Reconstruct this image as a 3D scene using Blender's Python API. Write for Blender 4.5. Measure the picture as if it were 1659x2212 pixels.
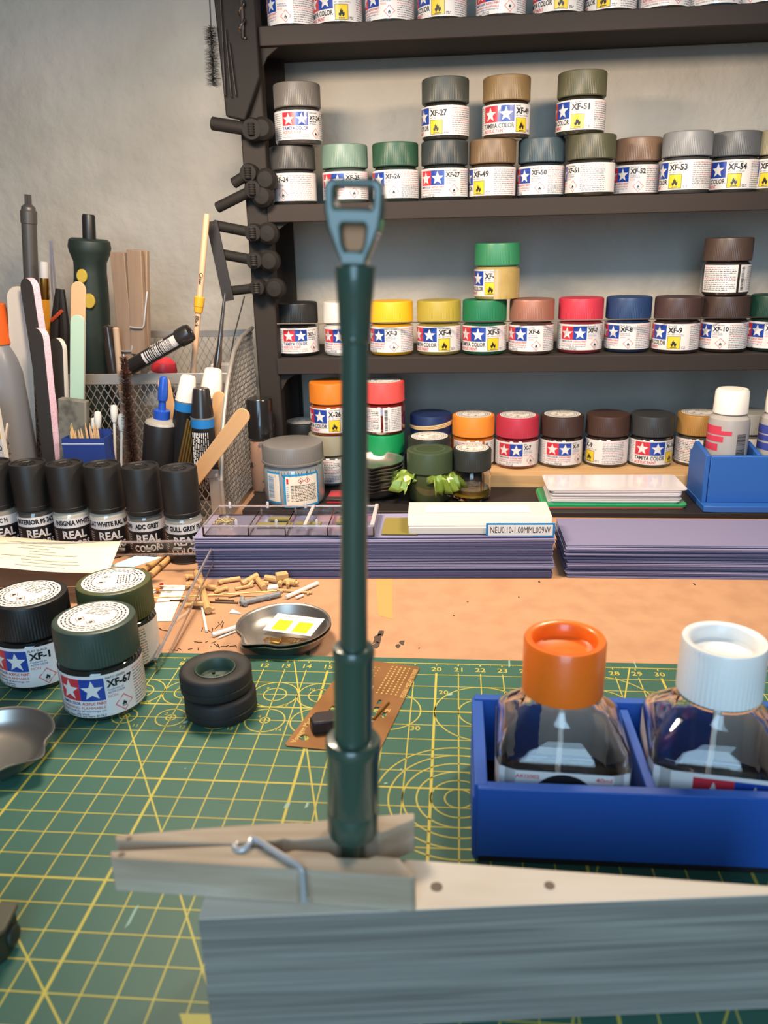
import bpy, bmesh, math, random
from mathutils import Vector, Matrix
for _o in list(bpy.data.objects): bpy.data.objects.remove(_o)
scene = bpy.context.scene
COL = scene.collection
K = 0.01                       # code below is written in centimetres; the scene is in metres
PI = math.pi
R_ = math.radians
ORD = 'second third fourth fifth sixth seventh eighth ninth tenth eleventh twelfth thirteenth fourteenth fifteenth sixteenth seventeenth'.split()
# ---------------------------------------------------------------- camera (solved from the 1 cm grid of the cutting mat)
FPX, PITCH, YAW, ROLL = 1744.318, -0.3263725, 0.09243655, -0.02349315
CAMP = Vector((20.7971, -32.3781, 18.7962))
_cy, _sy, _cp, _sp = math.cos(YAW), math.sin(YAW), math.cos(PITCH), math.sin(PITCH)
C_F = Vector((-_sy*_cp, _cy*_cp, _sp)); _r = Vector((_cy, _sy, 0)); _u = _r.cross(C_F)
C_R = _r*math.cos(ROLL)+_u*math.sin(ROLL); C_U = -_r*math.sin(ROLL)+_u*math.cos(ROLL)
cam = bpy.data.cameras.new('camera'); camo = bpy.data.objects.new('camera', cam); COL.objects.link(camo)
m = Matrix((C_R, C_U, -C_F)).transposed().to_4x4(); m.translation = CAMP*K
camo.matrix_world = m
cam.sensor_fit = 'VERTICAL'; cam.sensor_height = 32.0; cam.lens = FPX/2212*32.0
cam.clip_start = 0.005; cam.clip_end = 20
cam.dof.use_dof = True; cam.dof.focus_distance = 0.45; cam.dof.aperture_fstop = 15.0
scene.camera = camo
def ray(px, py): return C_F+(px-829.5)/FPX*C_R-(py-1106)/FPX*C_U
def atz(px, py, z): d = ray(px, py); return CAMP+d*((z-CAMP.z)/d.z)
def aty(px, py, y): d = ray(px, py); return CAMP+d*((y-CAMP.y)/d.y)
def atx(px, py, x): d = ray(px, py); return CAMP+d*((x-CAMP.x)/d.x)
# ---------------------------------------------------------------- world, lights, exposure
w = bpy.data.worlds.new('room'); scene.world = w; w.use_nodes = True
w.node_tree.nodes['Background'].inputs[0].default_value = (0.62, 0.60, 0.60, 1); w.node_tree.nodes['Background'].inputs[1].default_value = 0.14
def area(name, loc, target, sx, sy, power, col):
    l = bpy.data.lights.new(name, 'AREA'); l.shape = 'RECTANGLE'; l.size = sx*K; l.size_y = sy*K; l.energy = power; l.color = col
    o = bpy.data.objects.new(name, l); COL.objects.link(o); o.location = Vector(loc)*K
    o.rotation_euler = (Vector(target)-Vector(loc)).to_track_quat('-Z', 'Y').to_euler(); return o
area('bench_lamp', (6, 8, 32.5), (9, 19, 0), 9, 6, 2.0, (1.0, 0.81, 0.61))
area('bench_lamp_second', (34, 8, 32.5), (31, 19, 0), 8, 6, 1.45, (1.0, 0.81, 0.61))
area('window_daylight', (17, -105, 46), (20, 0, 8), 50, 90, 11.0, (0.48, 0.75, 1.0))
vs = scene.view_settings; vs.view_transform = 'Standard'; vs.look = 'None'; vs.gamma = 1; vs.use_curve_mapping = False; vs.exposure = 0.0
# ---------------------------------------------------------------- materials
def lin(c): return c/12.92 if c <= 0.04045 else ((c+0.055)/1.055)**2.4
def hexc(h): h = h.lstrip('#'); return tuple(lin(int(h[i:i+2], 16)/255) for i in (0, 2, 4))+(1,)
MATS = {}
def pm(name, col, rough=.5, metal=0, coat=0, trans=0, ior=1.45, bump=None, noise=None, spec=.5, alpha=1, sheen=0, wood=None, sss=0):
    """principled material; bump=(scale,strength,distance cm), noise=(scale,second colour,lo,hi), wood=(scale,second colour,axis)"""
    if name in MATS: return MATS[name]
    mt = bpy.data.materials.new(name); mt.use_nodes = True; nt = mt.node_tree; b = nt.nodes['Principled BSDF']
    c = hexc(col); b.inputs['Base Color'].default_value = c; b.inputs['Roughness'].default_value = rough; b.inputs['Metallic'].default_value = metal
    b.inputs['Coat Weight'].default_value = coat; b.inputs['Coat Roughness'].default_value = .06
    b.inputs['Transmission Weight'].default_value = trans; b.inputs['IOR'].default_value = ior; b.inputs['Specular IOR Level'].default_value = spec
    b.inputs['Alpha'].default_value = alpha
    if sss:
        b.inputs['Subsurface Weight'].default_value = sss; b.inputs['Subsurface Radius'].default_value = (.006, .004, .003); b.inputs['Subsurface Scale'].default_value = 1
    tc = None
    def coords():
        nonlocal tc
        if tc is None: tc = nt.nodes.new('ShaderNodeTexCoord')
        return tc.outputs['Object']
    if noise:
        n = nt.nodes.new('ShaderNodeTexNoise'); n.inputs['Scale'].default_value = noise[0]; n.inputs['Detail'].default_value = 6
        nt.links.new(coords(), n.inputs['Vector'])
        r = nt.nodes.new('ShaderNodeValToRGB'); r.color_ramp.elements[0].position = noise[2]; r.color_ramp.elements[1].position = noise[3]
        r.color_ramp.elements[0].color = c; r.color_ramp.elements[1].color = hexc(noise[1])
        nt.links.new(n.outputs['Fac'], r.inputs['Fac']); nt.links.new(r.outputs['Color'], b.inputs['Base Color'])
    if wood:
        mp = nt.nodes.new('ShaderNodeMapping'); mp.inputs['Scale'].default_value = wood[2]; nt.links.new(coords(), mp.inputs['Vector'])
        n = nt.nodes.new('ShaderNodeTexNoise'); n.inputs['Scale'].default_value = wood[0]; n.inputs['Detail'].default_value = 8; n.inputs['Distortion'].default_value = .6
        nt.links.new(mp.outputs['Vector'], n.inputs['Vector'])
        r = nt.nodes.new('ShaderNodeValToRGB'); r.color_ramp.elements[0].position = .35; r.color_ramp.elements[1].position = .66
        r.color_ramp.elements[0].color = c; r.color_ramp.elements[1].color = hexc(wood[1])
        nt.links.new(n.outputs['Fac'], r.inputs['Fac']); nt.links.new(r.outputs['Color'], b.inputs['Base Color'])
    if bump:
        n2 = nt.nodes.new('ShaderNodeTexNoise'); n2.inputs['Scale'].default_value = bump[0]; n2.inputs['Detail'].default_value = 5
        nt.links.new(coords(), n2.inputs['Vector'])
        bp = nt.nodes.new('ShaderNodeBump'); bp.inputs['Strength'].default_value = bump[1]; bp.inputs['Distance'].default_value = bump[2]*K
        nt.links.new(n2.outputs['Fac'], bp.inputs['Height']); nt.links.new(bp.outputs['Normal'], b.inputs['Normal'])
    MATS[name] = mt; return mt
# ---------------------------------------------------------------- mesh building
def TR(loc=(0, 0, 0), rx=0, ry=0, rz=0):
    return Matrix.Translation(Vector(loc)) @ Matrix.Rotation(R_(rz), 4, 'Z') @ Matrix.Rotation(R_(ry), 4, 'Y') @ Matrix.Rotation(R_(rx), 4, 'X')
def frame(p, q, up=(0, 0, 1)):
    """matrix whose z axis runs from p to q"""
    p = Vector(p); z = (Vector(q)-p).normalized(); up = Vector(up)
    if abs(z.dot(up)) > .98: up = Vector((0, 1, 0))
    x = up.cross(z).normalized(); y = z.cross(x)
    M = Matrix((x, y, z)).transposed().to_4x4(); M.translation = p; return M
class MB:
    def __init__(s): s.v = []; s.f = []; s.m = []
    def add(s, vs, fs, mi=0, M=None):
        b = len(s.v)
        s.v += [tuple(M @ Vector(v)) for v in vs] if M is not None else [tuple(v) for v in vs]
        s.f += [tuple(i+b for i in f) for f in fs]; s.m += [mi]*len(fs) if isinstance(mi, int) else list(mi)
        return s
    def box(s, a, c, mi=0, M=None):
        x0, y0, z0 = a; x1, y1, z1 = c
        return s.add([(x0, y0, z0), (x1, y0, z0), (x1, y1, z0), (x0, y1, z0), (x0, y0, z1), (x1, y0, z1), (x1, y1, z1), (x0, y1, z1)],
                     [(0, 3, 2, 1), (4, 5, 6, 7), (0, 1, 5, 4), (1, 2, 6, 5), (2, 3, 7, 6), (3, 0, 4, 7)], mi, M)
    def lathe(s, prof, n=32, mi=0, M=None, caps=True, rfun=None):
        vs, fs = [], []; k = len(prof)
        for i in range(n):
            a = 2*PI*i/n
            for j, (r, z) in enumerate(prof):
                rr = r*(rfun(i, j) if rfun else 1); vs.append((rr*math.cos(a), rr*math.sin(a), z))
        for i in range(n):
            i2 = (i+1) % n
            for j in range(k-1): fs.append((i*k+j, i2*k+j, i2*k+j+1, i*k+j+1))
        if caps:
            if prof[0][0] > 1e-6: fs.append(tuple(i*k for i in reversed(range(n))))
            if prof[-1][0] > 1e-6: fs.append(tuple(i*k+k-1 for i in range(n)))
        return s.add(vs, fs, mi, M)
    def prism(s, poly, z0, z1, mi=0, M=None):
        n = len(poly)
        vs = [(x, y, z0) for x, y in poly]+[(x, y, z1) for x, y in poly]
        fs = [tuple(reversed(range(n))), tuple(range(n, 2*n))]+[(i, (i+1) % n, n+(i+1) % n, n+i) for i in range(n)]
        return s.add(vs, fs, mi, M)
    def tube(s, pts, r, n=8, mi=0, M=None):
        pts = [Vector(p) for p in pts]; rs = r if isinstance(r, (list, tuple)) else [r]*len(pts)
        vs, fs = [], []; t0 = (pts[1]-pts[0]).normalized()
        up = Vector((0, 0, 1)) if abs(t0.z) < .9 else Vector((0, 1, 0)); x = up.cross(t0).normalized()
        for i, p in enumerate(pts):
            a = pts[max(i-1, 0)]; c = pts[min(i+1, len(pts)-1)]; t = (c-a).normalized()
            x = (x-t*x.dot(t)).normalized(); y = t.cross(x)
            for j in range(n):
                an = 2*PI*j/n; vs.append(p+(x*math.cos(an)+y*math.sin(an))*rs[i])
        for i in range(len(pts)-1):
            for j in range(n): fs.append((i*n+j, i*n+(j+1) % n, (i+1)*n+(j+1) % n, (i+1)*n+j))
        fs.append(tuple(reversed(range(n)))); fs.append(tuple(range((len(pts)-1)*n, len(pts)*n)))
        return s.add(vs, fs, mi, M)
    def mesh(s, name, mats, ang=35):
        me = bpy.data.meshes.new(name); me.from_pydata([(x*K, y*K, z*K) for x, y, z in s.v], [], s.f)
        for mt in (mats if isinstance(mats, (list, tuple)) else [mats]): me.materials.append(mt)
        if any(s.m): me.polygons.foreach_set('material_index', s.m)
        me.polygons.foreach_set('use_smooth', [True]*len(s.f)); me.set_sharp_from_angle(angle=R_(ang)); me.update(); return me
    def build(s, name, mats, parent=None, loc=(0, 0, 0), rz=0, bev=0, ang=35, tag_=None):
        o = obj(name, s.mesh(name, mats, ang), parent, loc, rz)
        if bev:
            bm = o.modifiers.new('edge', 'BEVEL'); bm.width = bev*K; bm.segments = 2; bm.limit_method = 'ANGLE'; bm.angle_limit = R_(40)
        if tag_: tag(o, *tag_)
        return o
def obj(name, data, parent=None, loc=(0, 0, 0), rz=0):
    o = bpy.data.objects.new(name, data); COL.objects.link(o)
    o.location = Vector(loc)*K; o.rotation_euler = (0, 0, R_(rz))
    if parent is not None: o.parent = parent
    return o
def tag(o, label, cat, group=None, kind=None):
    o['label'] = label; o['category'] = cat
    if group: o['group'] = group
    if kind: o['kind'] = kind
    return o
def thing(name, label, cat, loc=(0, 0, 0), rz=0, group=None, M=None):
    o = obj(name, None, None, loc, rz); o.empty_display_size = .01
    if M is not None:
        M = M.copy(); M.translation = M.translation*K; o.matrix_world = M
    return tag(o, label, cat, group)
def setmat(o, mt, i=0):
    o.material_slots[i].link = 'OBJECT'; o.material_slots[i].material = mt
def rrect(w, h, r, n=4):
    pts = []
    for cx, cy, a0 in ((w/2-r, h/2-r, 0), (-w/2+r, h/2-r, 90), (-w/2+r, -h/2+r, 180), (w/2-r, -h/2+r, 270)):
        for i in range(n+1): a = R_(a0+90*i/n); pts.append((cx+r*math.cos(a), cy+r*math.sin(a)))
    return pts
# ---------------------------------------------------------------- lettering (the built-in font turned into flat outlines)
_txt = {}
def text2d(s, h=1.0, bold=0.0, width=None, align='l', res=2):
    key = (s, bold, res)
    if key not in _txt:
        cu = bpy.data.curves.new('t', 'FONT'); cu.body = s; cu.resolution_u = res; cu.offset = bold; cu.fill_mode = 'FRONT'
        to = bpy.data.objects.new('t', cu); me = bpy.data.meshes.new_from_object(to)
        _txt[key] = ([(v.co.x, v.co.y) for v in me.vertices], [tuple(p.vertices) for p in me.polygons])
        bpy.data.meshes.remove(me); bpy.data.objects.remove(to); bpy.data.curves.remove(cu)
    V, F = _txt[key]
    if not V: return [], []
    sc = h/0.69; x0 = min(v[0] for v in V); x1 = max(v[0] for v in V)
    sx = sc if width is None else width/(x1-x0)
    off = {'l': 0, 'c': -(x1-x0)*sx/2, 'r': -(x1-x0)*sx}[align]
    return [((x-x0)*sx+off, y*sc) for x, y in V], F
# ================================================================ the setting
wallm = pm('wall_plaster', '#b9b0a4', .85, bump=(75, .8, .3), noise=(16, '#aea598', .4, .7))
MB().box((-70, 39.5, -40), (110, 41, 90)).build('wall_back', wallm)['kind'] = 'structure'
# workbench: a hardboard panel on a pine frame
t = thing('workbench', 'brown hardboard workbench top with pencil notes and paint stains', 'workbench', (20, -10, -.3))
hb = pm('hardboard', '#b58a68', .6, noise=(70, '#ab8060', .42, .68), bump=(600, .2, .02))
MB().box((-85, -50, -1.0), (85, 49.4, 0)).build('board_top', hb, t)
fr = pm('bench_frame', '#8d6a48', .6, wood=(40, '#7a5836', (.2, 2, 2)))
for sx in (-80, 78):
    for sy in (-47, 43): MB().box((sx, sy, -70), (sx+5, sy+5, -1)).build('leg', fr, t)
for sy in (-47, 45): MB().box((-75, sy, -9), (78, sy+2, -1)).build('apron', fr, t)
ink = pm('pencil', '#3a2c24', .7)
mb = MB(); rng = random.Random(4)
def scribble(px, py, w, n, hgt):
    pts = []
    for i in range(n):
        x = px+w*i/n; pts.append(atz(x+rng.uniform(-4, 4), py+rng.uniform(-hgt, hgt)-(0 if i % 2 else hgt), -.285))
        if len(pts) == 4 or rng.random() < .18:
            if len(pts) > 1: mb.tube([p+Vector((0, 0, 0)) for p in pts], .025, 4)
            pts = []
for a in ((345, 1365, 60, 8, 5), (430, 1362, 60, 12, 6), (470, 1352, 30, 8, 6), (372, 1405, 90, 12, 3), (455, 1397, 60, 14, 4), (418, 1389, 75, 10, 2)): scribble(*a)
mb.build('pencil_notes', ink, t, (-20, 10, .3))
mb = MB()
for px, py, r in ((815, 1380, .35), (822, 1368, .2), (812, 1395, .22), (868, 1388, .16), (860, 1395, .13), (1165, 1257, .1), (1500, 1262, .08), (665, 1411, .12), (905, 1400, .05), (1010, 1300, .05), (1120, 1290, .06), (980, 1330, .05), (560, 1330, .07), (400, 1340, .06)):
    p = atz(px, py, -.29); pts = [(p.x+r*rng.uniform(.4, 1.2)*math.cos(a*PI/4), p.y+2*r*rng.uniform(.4, 1.2)*math.sin(a*PI/4)) for a in range(8)]
    MB().prism(pts, -.3, -.29).build('paint_stain', pm('dark_stain', '#4c3d33', .6), t, (-20, 10, .3))
a, b = atz(830, 1250, -.29), atz(835, 1330, -.29)
MB().prism([(b.x-.45, b.y), (b.x+.35, b.y-.4), (a.x+.5, a.y), (a.x-.5, a.y)], -.3, -.288).build('glue_stain', pm('glue', '#bf9459', .4), t, (-20, 10, .3))
# ---------------------------------------------------------------- cutting mat
t = thing('cutting_mat', 'green self-healing cutting mat with yellow centimetre grid and circles', 'cutting mat', (21, -14, -.3))
matm = pm('mat_green', '#315b4d', .5, noise=(12, '#356153', .4, .65), bump=(900, .12, .01))
MB().prism([(x, y) for x, y in rrect(46, 31, .5)], 0, .296).build('mat_sheet', matm, t)
yel = pm('mat_yellow', '#b8ab4a', .5)
mb = MB(); ZP = .003
def seg(x0, y0, x1, y1, w, z=ZP):
    d = Vector((x1-x0, y1-y0)); d.normalize(); n = Vector((-d.y, d.x))*w/2
    mb.add([(x0-n.x, y0-n.y, z), (x1-n.x, y1-n.y, z), (x1+n.x, y1+n.y, z), (x0+n.x, y0+n.y, z)], [(0, 1, 2, 3)])
def ring(cx, cy, r, w=.055, n=72, z=ZP):
    vs = []
    for i in range(n):
        a = 2*PI*i/n; vs += [(cx+(r-w/2)*math.cos(a), cy+(r-w/2)*math.sin(a), z), (cx+(r+w/2)*math.cos(a), cy+(r+w/2)*math.sin(a), z)]
    mb.add(vs, [(2*i, 2*i+1, 2*((i+1) % n)+1, 2*((i+1) % n)) for i in range(n)])
def print_text(s, x, y, h, bold=.01, ang=0, align='c'):
    V, F = text2d(s, h, bold, align=align); c, si = math.cos(ang), math.sin(ang)
    mb.add([(x+c*u-si*v, y+si*u+c*v, ZP) for u, v in V], F)
X0, X1, YB = 0, 42, -28
for X in range(X0, X1+1): seg(X, .16, X, YB, .10 if X % 5 == 0 else .047)
for r in range(0, 28): seg(X0, -r, X1, -r, .09 if r % 5 == 3 else .045, ZP+.0006)
seg(X0, 1.03, X1, 1.03, .06); seg(X0-1.03, .16, X0-1.03, YB, .06)
for i in range(0, X1*10+1):
    L = .2 if i % 10 == 0 else .11 if i % 5 == 0 else .075
    seg(i/10, 1.03, i/10, 1.03-L, .06 if i % 10 == 0 else .025)
for X in range(1, X1): print_text(str(X), X, .34, .34, .012)
for r in range(1, 27): print_text(str(28-r), X0-.5, -r-.15, .3, .012)
def ray_line(x, y, ang, L, w=.06): seg(x, y, x+L*math.cos(R_(ang)), y+L*math.sin(R_(ang)), w, ZP+.0012)
ray_line(13.27, 1.03, -75.2, 26); ray_line(5.0, -.4, -60, 24); ray_line(2.2, -9.1, -45.3, 22); ray_line(28.78, 1.03, -105.4, 26); ray_line(37, -.4, -120, 24)
for k, (cx, r2) in enumerate(((5, 1), (7, 1), (9, 1), (11, 1), (13, 1), (15, 1))):
    ring(cx, -2, r2); ring(cx, -2, .5); print_text(str(5+k), cx-.42, -1.62, .2, .0); print_text(str(15+k), cx+.62, -2.95, .2, .0)
for k, (cx, r2) in enumerate(((7, .52), (9, .63), (11, .73), (13, .83), (15, .92), (17, 1.0))):
    ring(cx, -4, r2); ring(cx, -4, .2); print_text(str(1+k), cx-.28, -3.82, .2, .0); print_text(str(11+k), cx+.72, -4.75, .2, .0)
for r in (.5, 1, 1.5, 2, 2.5, 3): ring(21, -8.5, r)
ring(22, -3, 2); ring(22, -3, 1); ring(18, -3, 1.42); ring(27, -2.2, 2.4); ring(27, -2.2, 1.2)
print_text('20', 20.35, -1.62, .3, .012); print_text('30', 19.25, -4.4, .3, .012)
mb.prism([(13.8, -17.35), (14.9, -17.3), (14.9, -18.6), (13.85, -18.6), (14.15, -17.9)], ZP, ZP+.002)
mb.build('printed_grid', yel, t, (-21, 14, .3))
mb = MB()
for px, py, w, l in ((285, 1980, .05, .45), (1100, 1434, .05, .35), (663, 1739, .06, .18), (1372, 1436, .03, .35), (400, 1560, .1, .1), (972, 1500, .12, .1), (866, 1662, .05, .05), (833, 1692, .07, .05), (400, 1660, .03, .03), (620, 1740, .1, .15)):
    p = atz(px, py, 0); MB().prism([(p.x-w, p.y-l), (p.x+w*.7, p.y-l*.6), (p.x+w, p.y+l), (p.x-w*.5, p.y+l*.8)], .001, .0045).build('scuff_mark', pm('scuff', '#8fae9c', .6), t, (-21, 14, .3))
# ---------------------------------------------------------------- shelf unit
SZ = (10.1, 21.3, 32.8); YF = 30.0; YW = 39.3
black = pm('black_shelf', '#2a2420', .7, bump=(120, .1, .03), spec=.3)
t = thing('shelf_unit', 'black tiered paint rack with three narrow ledges against the wall', 'shelf', (24, 34, -.3))
O = (-24, -34, .3)
for z in SZ:
    s = MB().box((5.6, YF+.3, z-.55), (60, YW, z)).build('shelf_board', black, t, O, bev=.05)
    MB().box((6.9, YF, z-1.2), (60, YF+.3, z+.02)).build('front_lip', pm('shelf_lip', '#2f2723', .65, spec=.3, bump=(90, .08, .03)), s, (0, 0, 0), bev=.06)
for x0, y0 in ((5.3, YF+.15), (5.3, YW-1.6)): MB().box((x0, y0, -.28), (x0+1.75, y0+1.4, 46)).build('upright', black, t, O, bev=.12)
for z in SZ:
    MB().prism([(7.0, z-1.2), (8.3, z-1.2), (7.5, z-1.75), (7.0, z-2.6)], YF+.5, YF+.7, M=Matrix(((1, 0, 0, 0), (0, 0, 1, 0), (0, 1, 0, 0), (0, 0, 0, 1)))).build('bracket', black, t, O)
MB().tube([(5.6, YF+.3, 12.75), (24, YF+.25, 12.7), (60, YF+.3, 12.75)], .05, 6).build('guard_wire', pm('wire_dark', '#4b4541', .35, metal=.6), t, O)
bb = MB().box((5.2, 22.8, -.28), (62, YW, .1)).build('base_board', pm('base_black', '#272221', .5, spec=.35, bump=(60, .08, .03)), t, O, bev=.05)
st = MB().box((23.2, 28.7, .12), (43, 34.6, 1.13)).build('wood_batten', pm('pine_batten', '#c7a274', .6, wood=(60, '#b78f60', (.2, 3, 3))), None, (0, 0, 0), bev=.04)
tag(st, 'pale pine batten raising the lowest row of paint jars', 'wooden batten')
# ================================================================ paint jars
JR = 1.72
paper = pm('label_paper', '#d9d3cf', .35, coat=.25)
LM = [paper, pm('label_red', '#c0303c', .35, coat=.25), pm('label_blue', '#1f3f92', .35, coat=.25), pm('label_black', '#1d1c1e', .4), pm('label_yellow', '#d8b92c', .35, coat=.2),
      pm('label_grey', '#77727a', .5), pm('label_pink', '#cf6a72', .5), pm('label_navy', '#2c3a78', .5)]
RED, BLU, BLK, YEL, GRY, PNK, NVY = 1, 2, 3, 4, 5, 6, 7
class Wrap:
    """flat print wrapped on a cylinder of radius r; s runs along the girth from the front, z up"""
    def __init__(s, r): s.r = r; s.mb = MB()
    def pt(s, u, z, d): a = -PI/2+u/s.r; return ((s.r+d)*math.cos(a), (s.r+d)*math.sin(a), z)
    def rect(s, u0, u1, z0, z1, mi, d=.006, step=.14):
        n = max(1, math.ceil((u1-u0)/step)); vs = []
        for i in range(n+1): u = u0+(u1-u0)*i/n; vs += [s.pt(u, z0, d), s.pt(u, z1, d)]
        s.mb.add(vs, [(2*i, 2*i+2, 2*i+3, 2*i+1) for i in range(n)], mi)
    def poly(s, P, mi, d=.012, F=None, sub=0):
        F = F or [tuple(range(len(P)))]
        for _ in range(sub):          # split triangles so that large ones follow the curve
            P = list(P); N = []
            for a, b, c in F:
                k = len(P); P += [((P[u][0]+P[v][0])/2, (P[u][1]+P[v][1])/2) for u, v in ((a, b), (b, c), (c, a))]
                N += [(a, k, k+2), (k, b, k+1), (k+2, k+1, c), (k, k+1, k+2)]
            F = N
        s.mb.add([s.pt(u, z, d) for u, z in P], F, mi)
    def text(s, t, u, z, h, mi, bold=0.0, width=None, align='l', d=.012, res=2, rot=0):
        V, F = text2d(t, h, bold, width, align, res)
        if rot: V = [(-y, x) for x, y in V]
        if V: s.poly([(u+x, z+y) for x, y in V], mi, d, F)
    def dashes(s, u0, u1, z, h, mi, rng, d=.009):
        u = u0
        while u < u1-.05:
            w = min(rng.uniform(.06, .26), u1-u)
            s.rect(u, u+w, z, z+h*rng.uniform(.75, 1.1), mi, d, .2); u += w+.05
    def star(s, u, z, r, mi, d=.011):
        P = [(u, z)]+[(u+(r if k % 2 == 0 else r*.42)*math.sin(k*PI/5), z+(r if k % 2 == 0 else r*.42)*math.cos(k*PI/5)) for k in range(10)]
        s.poly(P, mi, d, [(0, 1+(k+1) % 10, 1+k) for k in range(10)], 2)
    def diamond(s, u, z, r, mi, w=.045, d=.01):
        q = [(0, 1), (1, 0), (0, -1), (-1, 0)]; P = [(u+r*a, z+r*b) for a, b in q]+[(u+(r-w*1.4)*a, z+(r-w*1.4)*b) for a, b in q]
        s.poly(P, mi, d, [(i, (i+1) % 4, 4+(i+1) % 4, 4+i) for i in range(4)])
    def flame(s, u, z, h, mi=BLK, d=.013):
        P = [(-.25, 0), (-.42, .28), (-.36, .55), (-.24, .42), (-.22, .78), (-.02, 1.05), (0, .72), (.14, .86), (.2, .5), (.34, .66), (.4, .3), (.24, 0), (.1, .1), (.02, .4), (-.12, .12)]
        s.poly([(u+a*h*.85, z+b*h*.8) for a, b in P], mi, d)
        s.rect(u-.36*h, u+.36*h, z-.14*h, z-.06*h, mi, d)
    def bars(s, u0, u1, z0, z1, mi, rng, vert=True):
        p = u0 if vert else z0; e = u1 if vert else z1
        while p < e:
            w = rng.choice((.02, .03, .05)); w = min(w, e-p)
            s.rect(p, p+w, z0, z1, mi, .009) if vert else s.rect(u0, u1, p, p+w, mi, .009)
            p += w+rng.choice((.02, .03, .045))
def jar_label(design, code, name, seed=1, band=False, rad=JR, item=None, dim=False):
    rng = random.Random(seed); W = Wrap(rad+.004); z0, z1 = .28, 2.2
    if design == 'D':      # the back of a label: two panels of small print and a barcode
        W.rect(-1.9, .75, z0, z1, 0, 0); W.rect(.95, 2.6, z0, z1, 0, 0)
        for k in range(13): W.dashes(-1.75, .62 if k % 4 else .1, 2.0-k*.132, .055, PNK if k in (0, 6) else BLK if k % 5 == 2 else GRY, rng)
        W.bars(1.05, 1.3, .4, 2.05, BLK, rng, False)
        W.text('4 5 0 3 5 4 6 3', 1.47, .45, .1, BLK, rot=1)
        for k in range(12): W.dashes(1.6, 2.5, 2.0-k*.14, .05, GRY, rng)
        return W.mb
    W.rect(-3.4, 5.6, z0, z1, 0, 0)
    if design == 'A':
        a = 1.02; W.rect(-a, 0, 1.06, 2.06, RED); W.rect(0, a, 1.06, 2.06, BLU); W.star(-a/2, 1.53, .47, 0); W.star(a/2, 1.53, .47, 0)
        W.text('TAMIYA COLOR', -a, .87, .13, NVY, .02, .98); W.text('ACRYLIC PAINT', .03, .87, .13, RED, .02, 1.0)
        W.text('WARNING: FLAMMABLE', -a, .68, .11, RED, 0, 2.0); W.text('Read carefully all warnings on', -a, .545, .09, NVY, 0, 1.98)
        W.text('side panels', 0, .42, .09, NVY, 0, align='c')
        W.text('Net 10ml (1/3 oz)'+(' Item '+item if item else ''), -a, .31, .1, BLK, .008, 1.98 if item else 1.3)
        W.text(name, a+.08, 1.98, .1, BLK, .006, min(.95, .1*len(name)*.8)) if name else None
        if code: W.text(code, a+.08, 1.6, .31, BLK, .04, .235*len(code)*.95)
        W.text('Conforms to', a+.1, 1.44, .09, NVY); W.text('ASTM D4236', a+.1, 1.3, .09, NVY); W.text('NON', a+.1, 1.12, .12, PNK)
        W.diamond(a+.72, .72, .4, PNK); W.flame(a+.72, .58, .28)
        tx = a+1.28
    elif design == 'B':
        a = 1.2; W.rect(-a, 0, 1.04, 2.1, RED); W.rect(0, a, 1.04, 2.1, BLU); W.star(-a/2, 1.54, .5, 0); W.star(a/2, 1.54, .5, 0)
        W.text('TAMIYA COLOR', -a, .66, .3, BLK, .025, 2*a); W.text('ACRYLIC PAINT', -a, .36, .22, RED, .02, 1.75)
        W.text(name, a+.1, 2.0, .1, BLK, .004, min(1.1, .1*len(name)*.8)) if name else None
        if code: W.text(code, a+.1, 1.56, .37, BLK, .04, .27*len(code)*.95)
        W.text('NET 10ml (1/3 FL.OZ.)', a+.1, 1.38, .09, BLK, 0, 1.15)
        W.rect(a+.12, a+1.06, .36, 1.3, BLK, .006); W.rect(a+.15, a+1.03, .39, 1.27, YEL, .009); W.flame(a+.59, .52, .62)
        W.dashes(a+1.15, a+1.5, .5, .06, GRY, rng); W.dashes(a+1.15, a+1.5, .4, .06, GRY, rng); tx = a+1.75
    else:                  # C
        a = .97; W.rect(-a, 0, 1.2, 2.08, RED); W.rect(0, a, 1.2, 2.08, BLU); W.star(-a/2, 1.61, .43, 0); W.star(a/2, 1.61, .43, 0)
        W.text('TAMIYA COLOR', -a, .91, .23, NVY, .025, 2*a); W.text('ACRYLIC PAINT', -a, .68, .18, RED, .02, 1.4)
        W.text('DANGER: EXTREMELY FLAMMABLE', -a, .54, .09, PNK, 0, 1.94); W.text('Read carefully all warnings on side panels', -a, .41, .08, BLK, 0, 1.94)
        W.text(name, a+.08, 1.97, .1, BLK, 0, min(.9, .1*len(name)*.8)) if name else None
        if code: W.text(code, a+.08, 1.56, .28, BLK, .035, .2*len(code))
        W.dashes(a+.1, a+.75, 1.42, .06, BLK, rng); W.dashes(a+.1, a+.75, 1.28, .05, NVY, rng)
        W.diamond(a+.62, .69, .36, PNK); W.flame(a+.62, .56, .26); tx = a+1.15
    for k in range(13):
        if k == 4: W.text('Keep out of the reach of children', tx, 2.0-k*.135, .08, BLK, .008, 1.7)
        else: W.dashes(tx, tx+1.8, 2.0-k*.135, .05, PNK if k in (0, 6) else GRY, rng)
    for k in range(13): W.dashes(-a-1.5, -a-.12, 2.0-k*.135, .05, GRY, rng)
    return W.mb
def lid_mesh(R, z0, z1, n=84, rib=.022, dish=.0):
    top = z1
    prof = [(R-.06, z0), (R, z0+.06), (R, z1-.14), (R-.04, z1-.04), (R-.12, z1), (R-.22, z1-dish), (0.0001, z1-dish)]
    return MB().lathe(prof, n*2, caps=True, rfun=lambda i, j: 1-(rib/R if (j in (1, 2) and i % 2) else 0))
_meshes = {}
def cached(key, fn):
    if key not in _meshes: _meshes[key] = fn()
    return _meshes[key]
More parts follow.
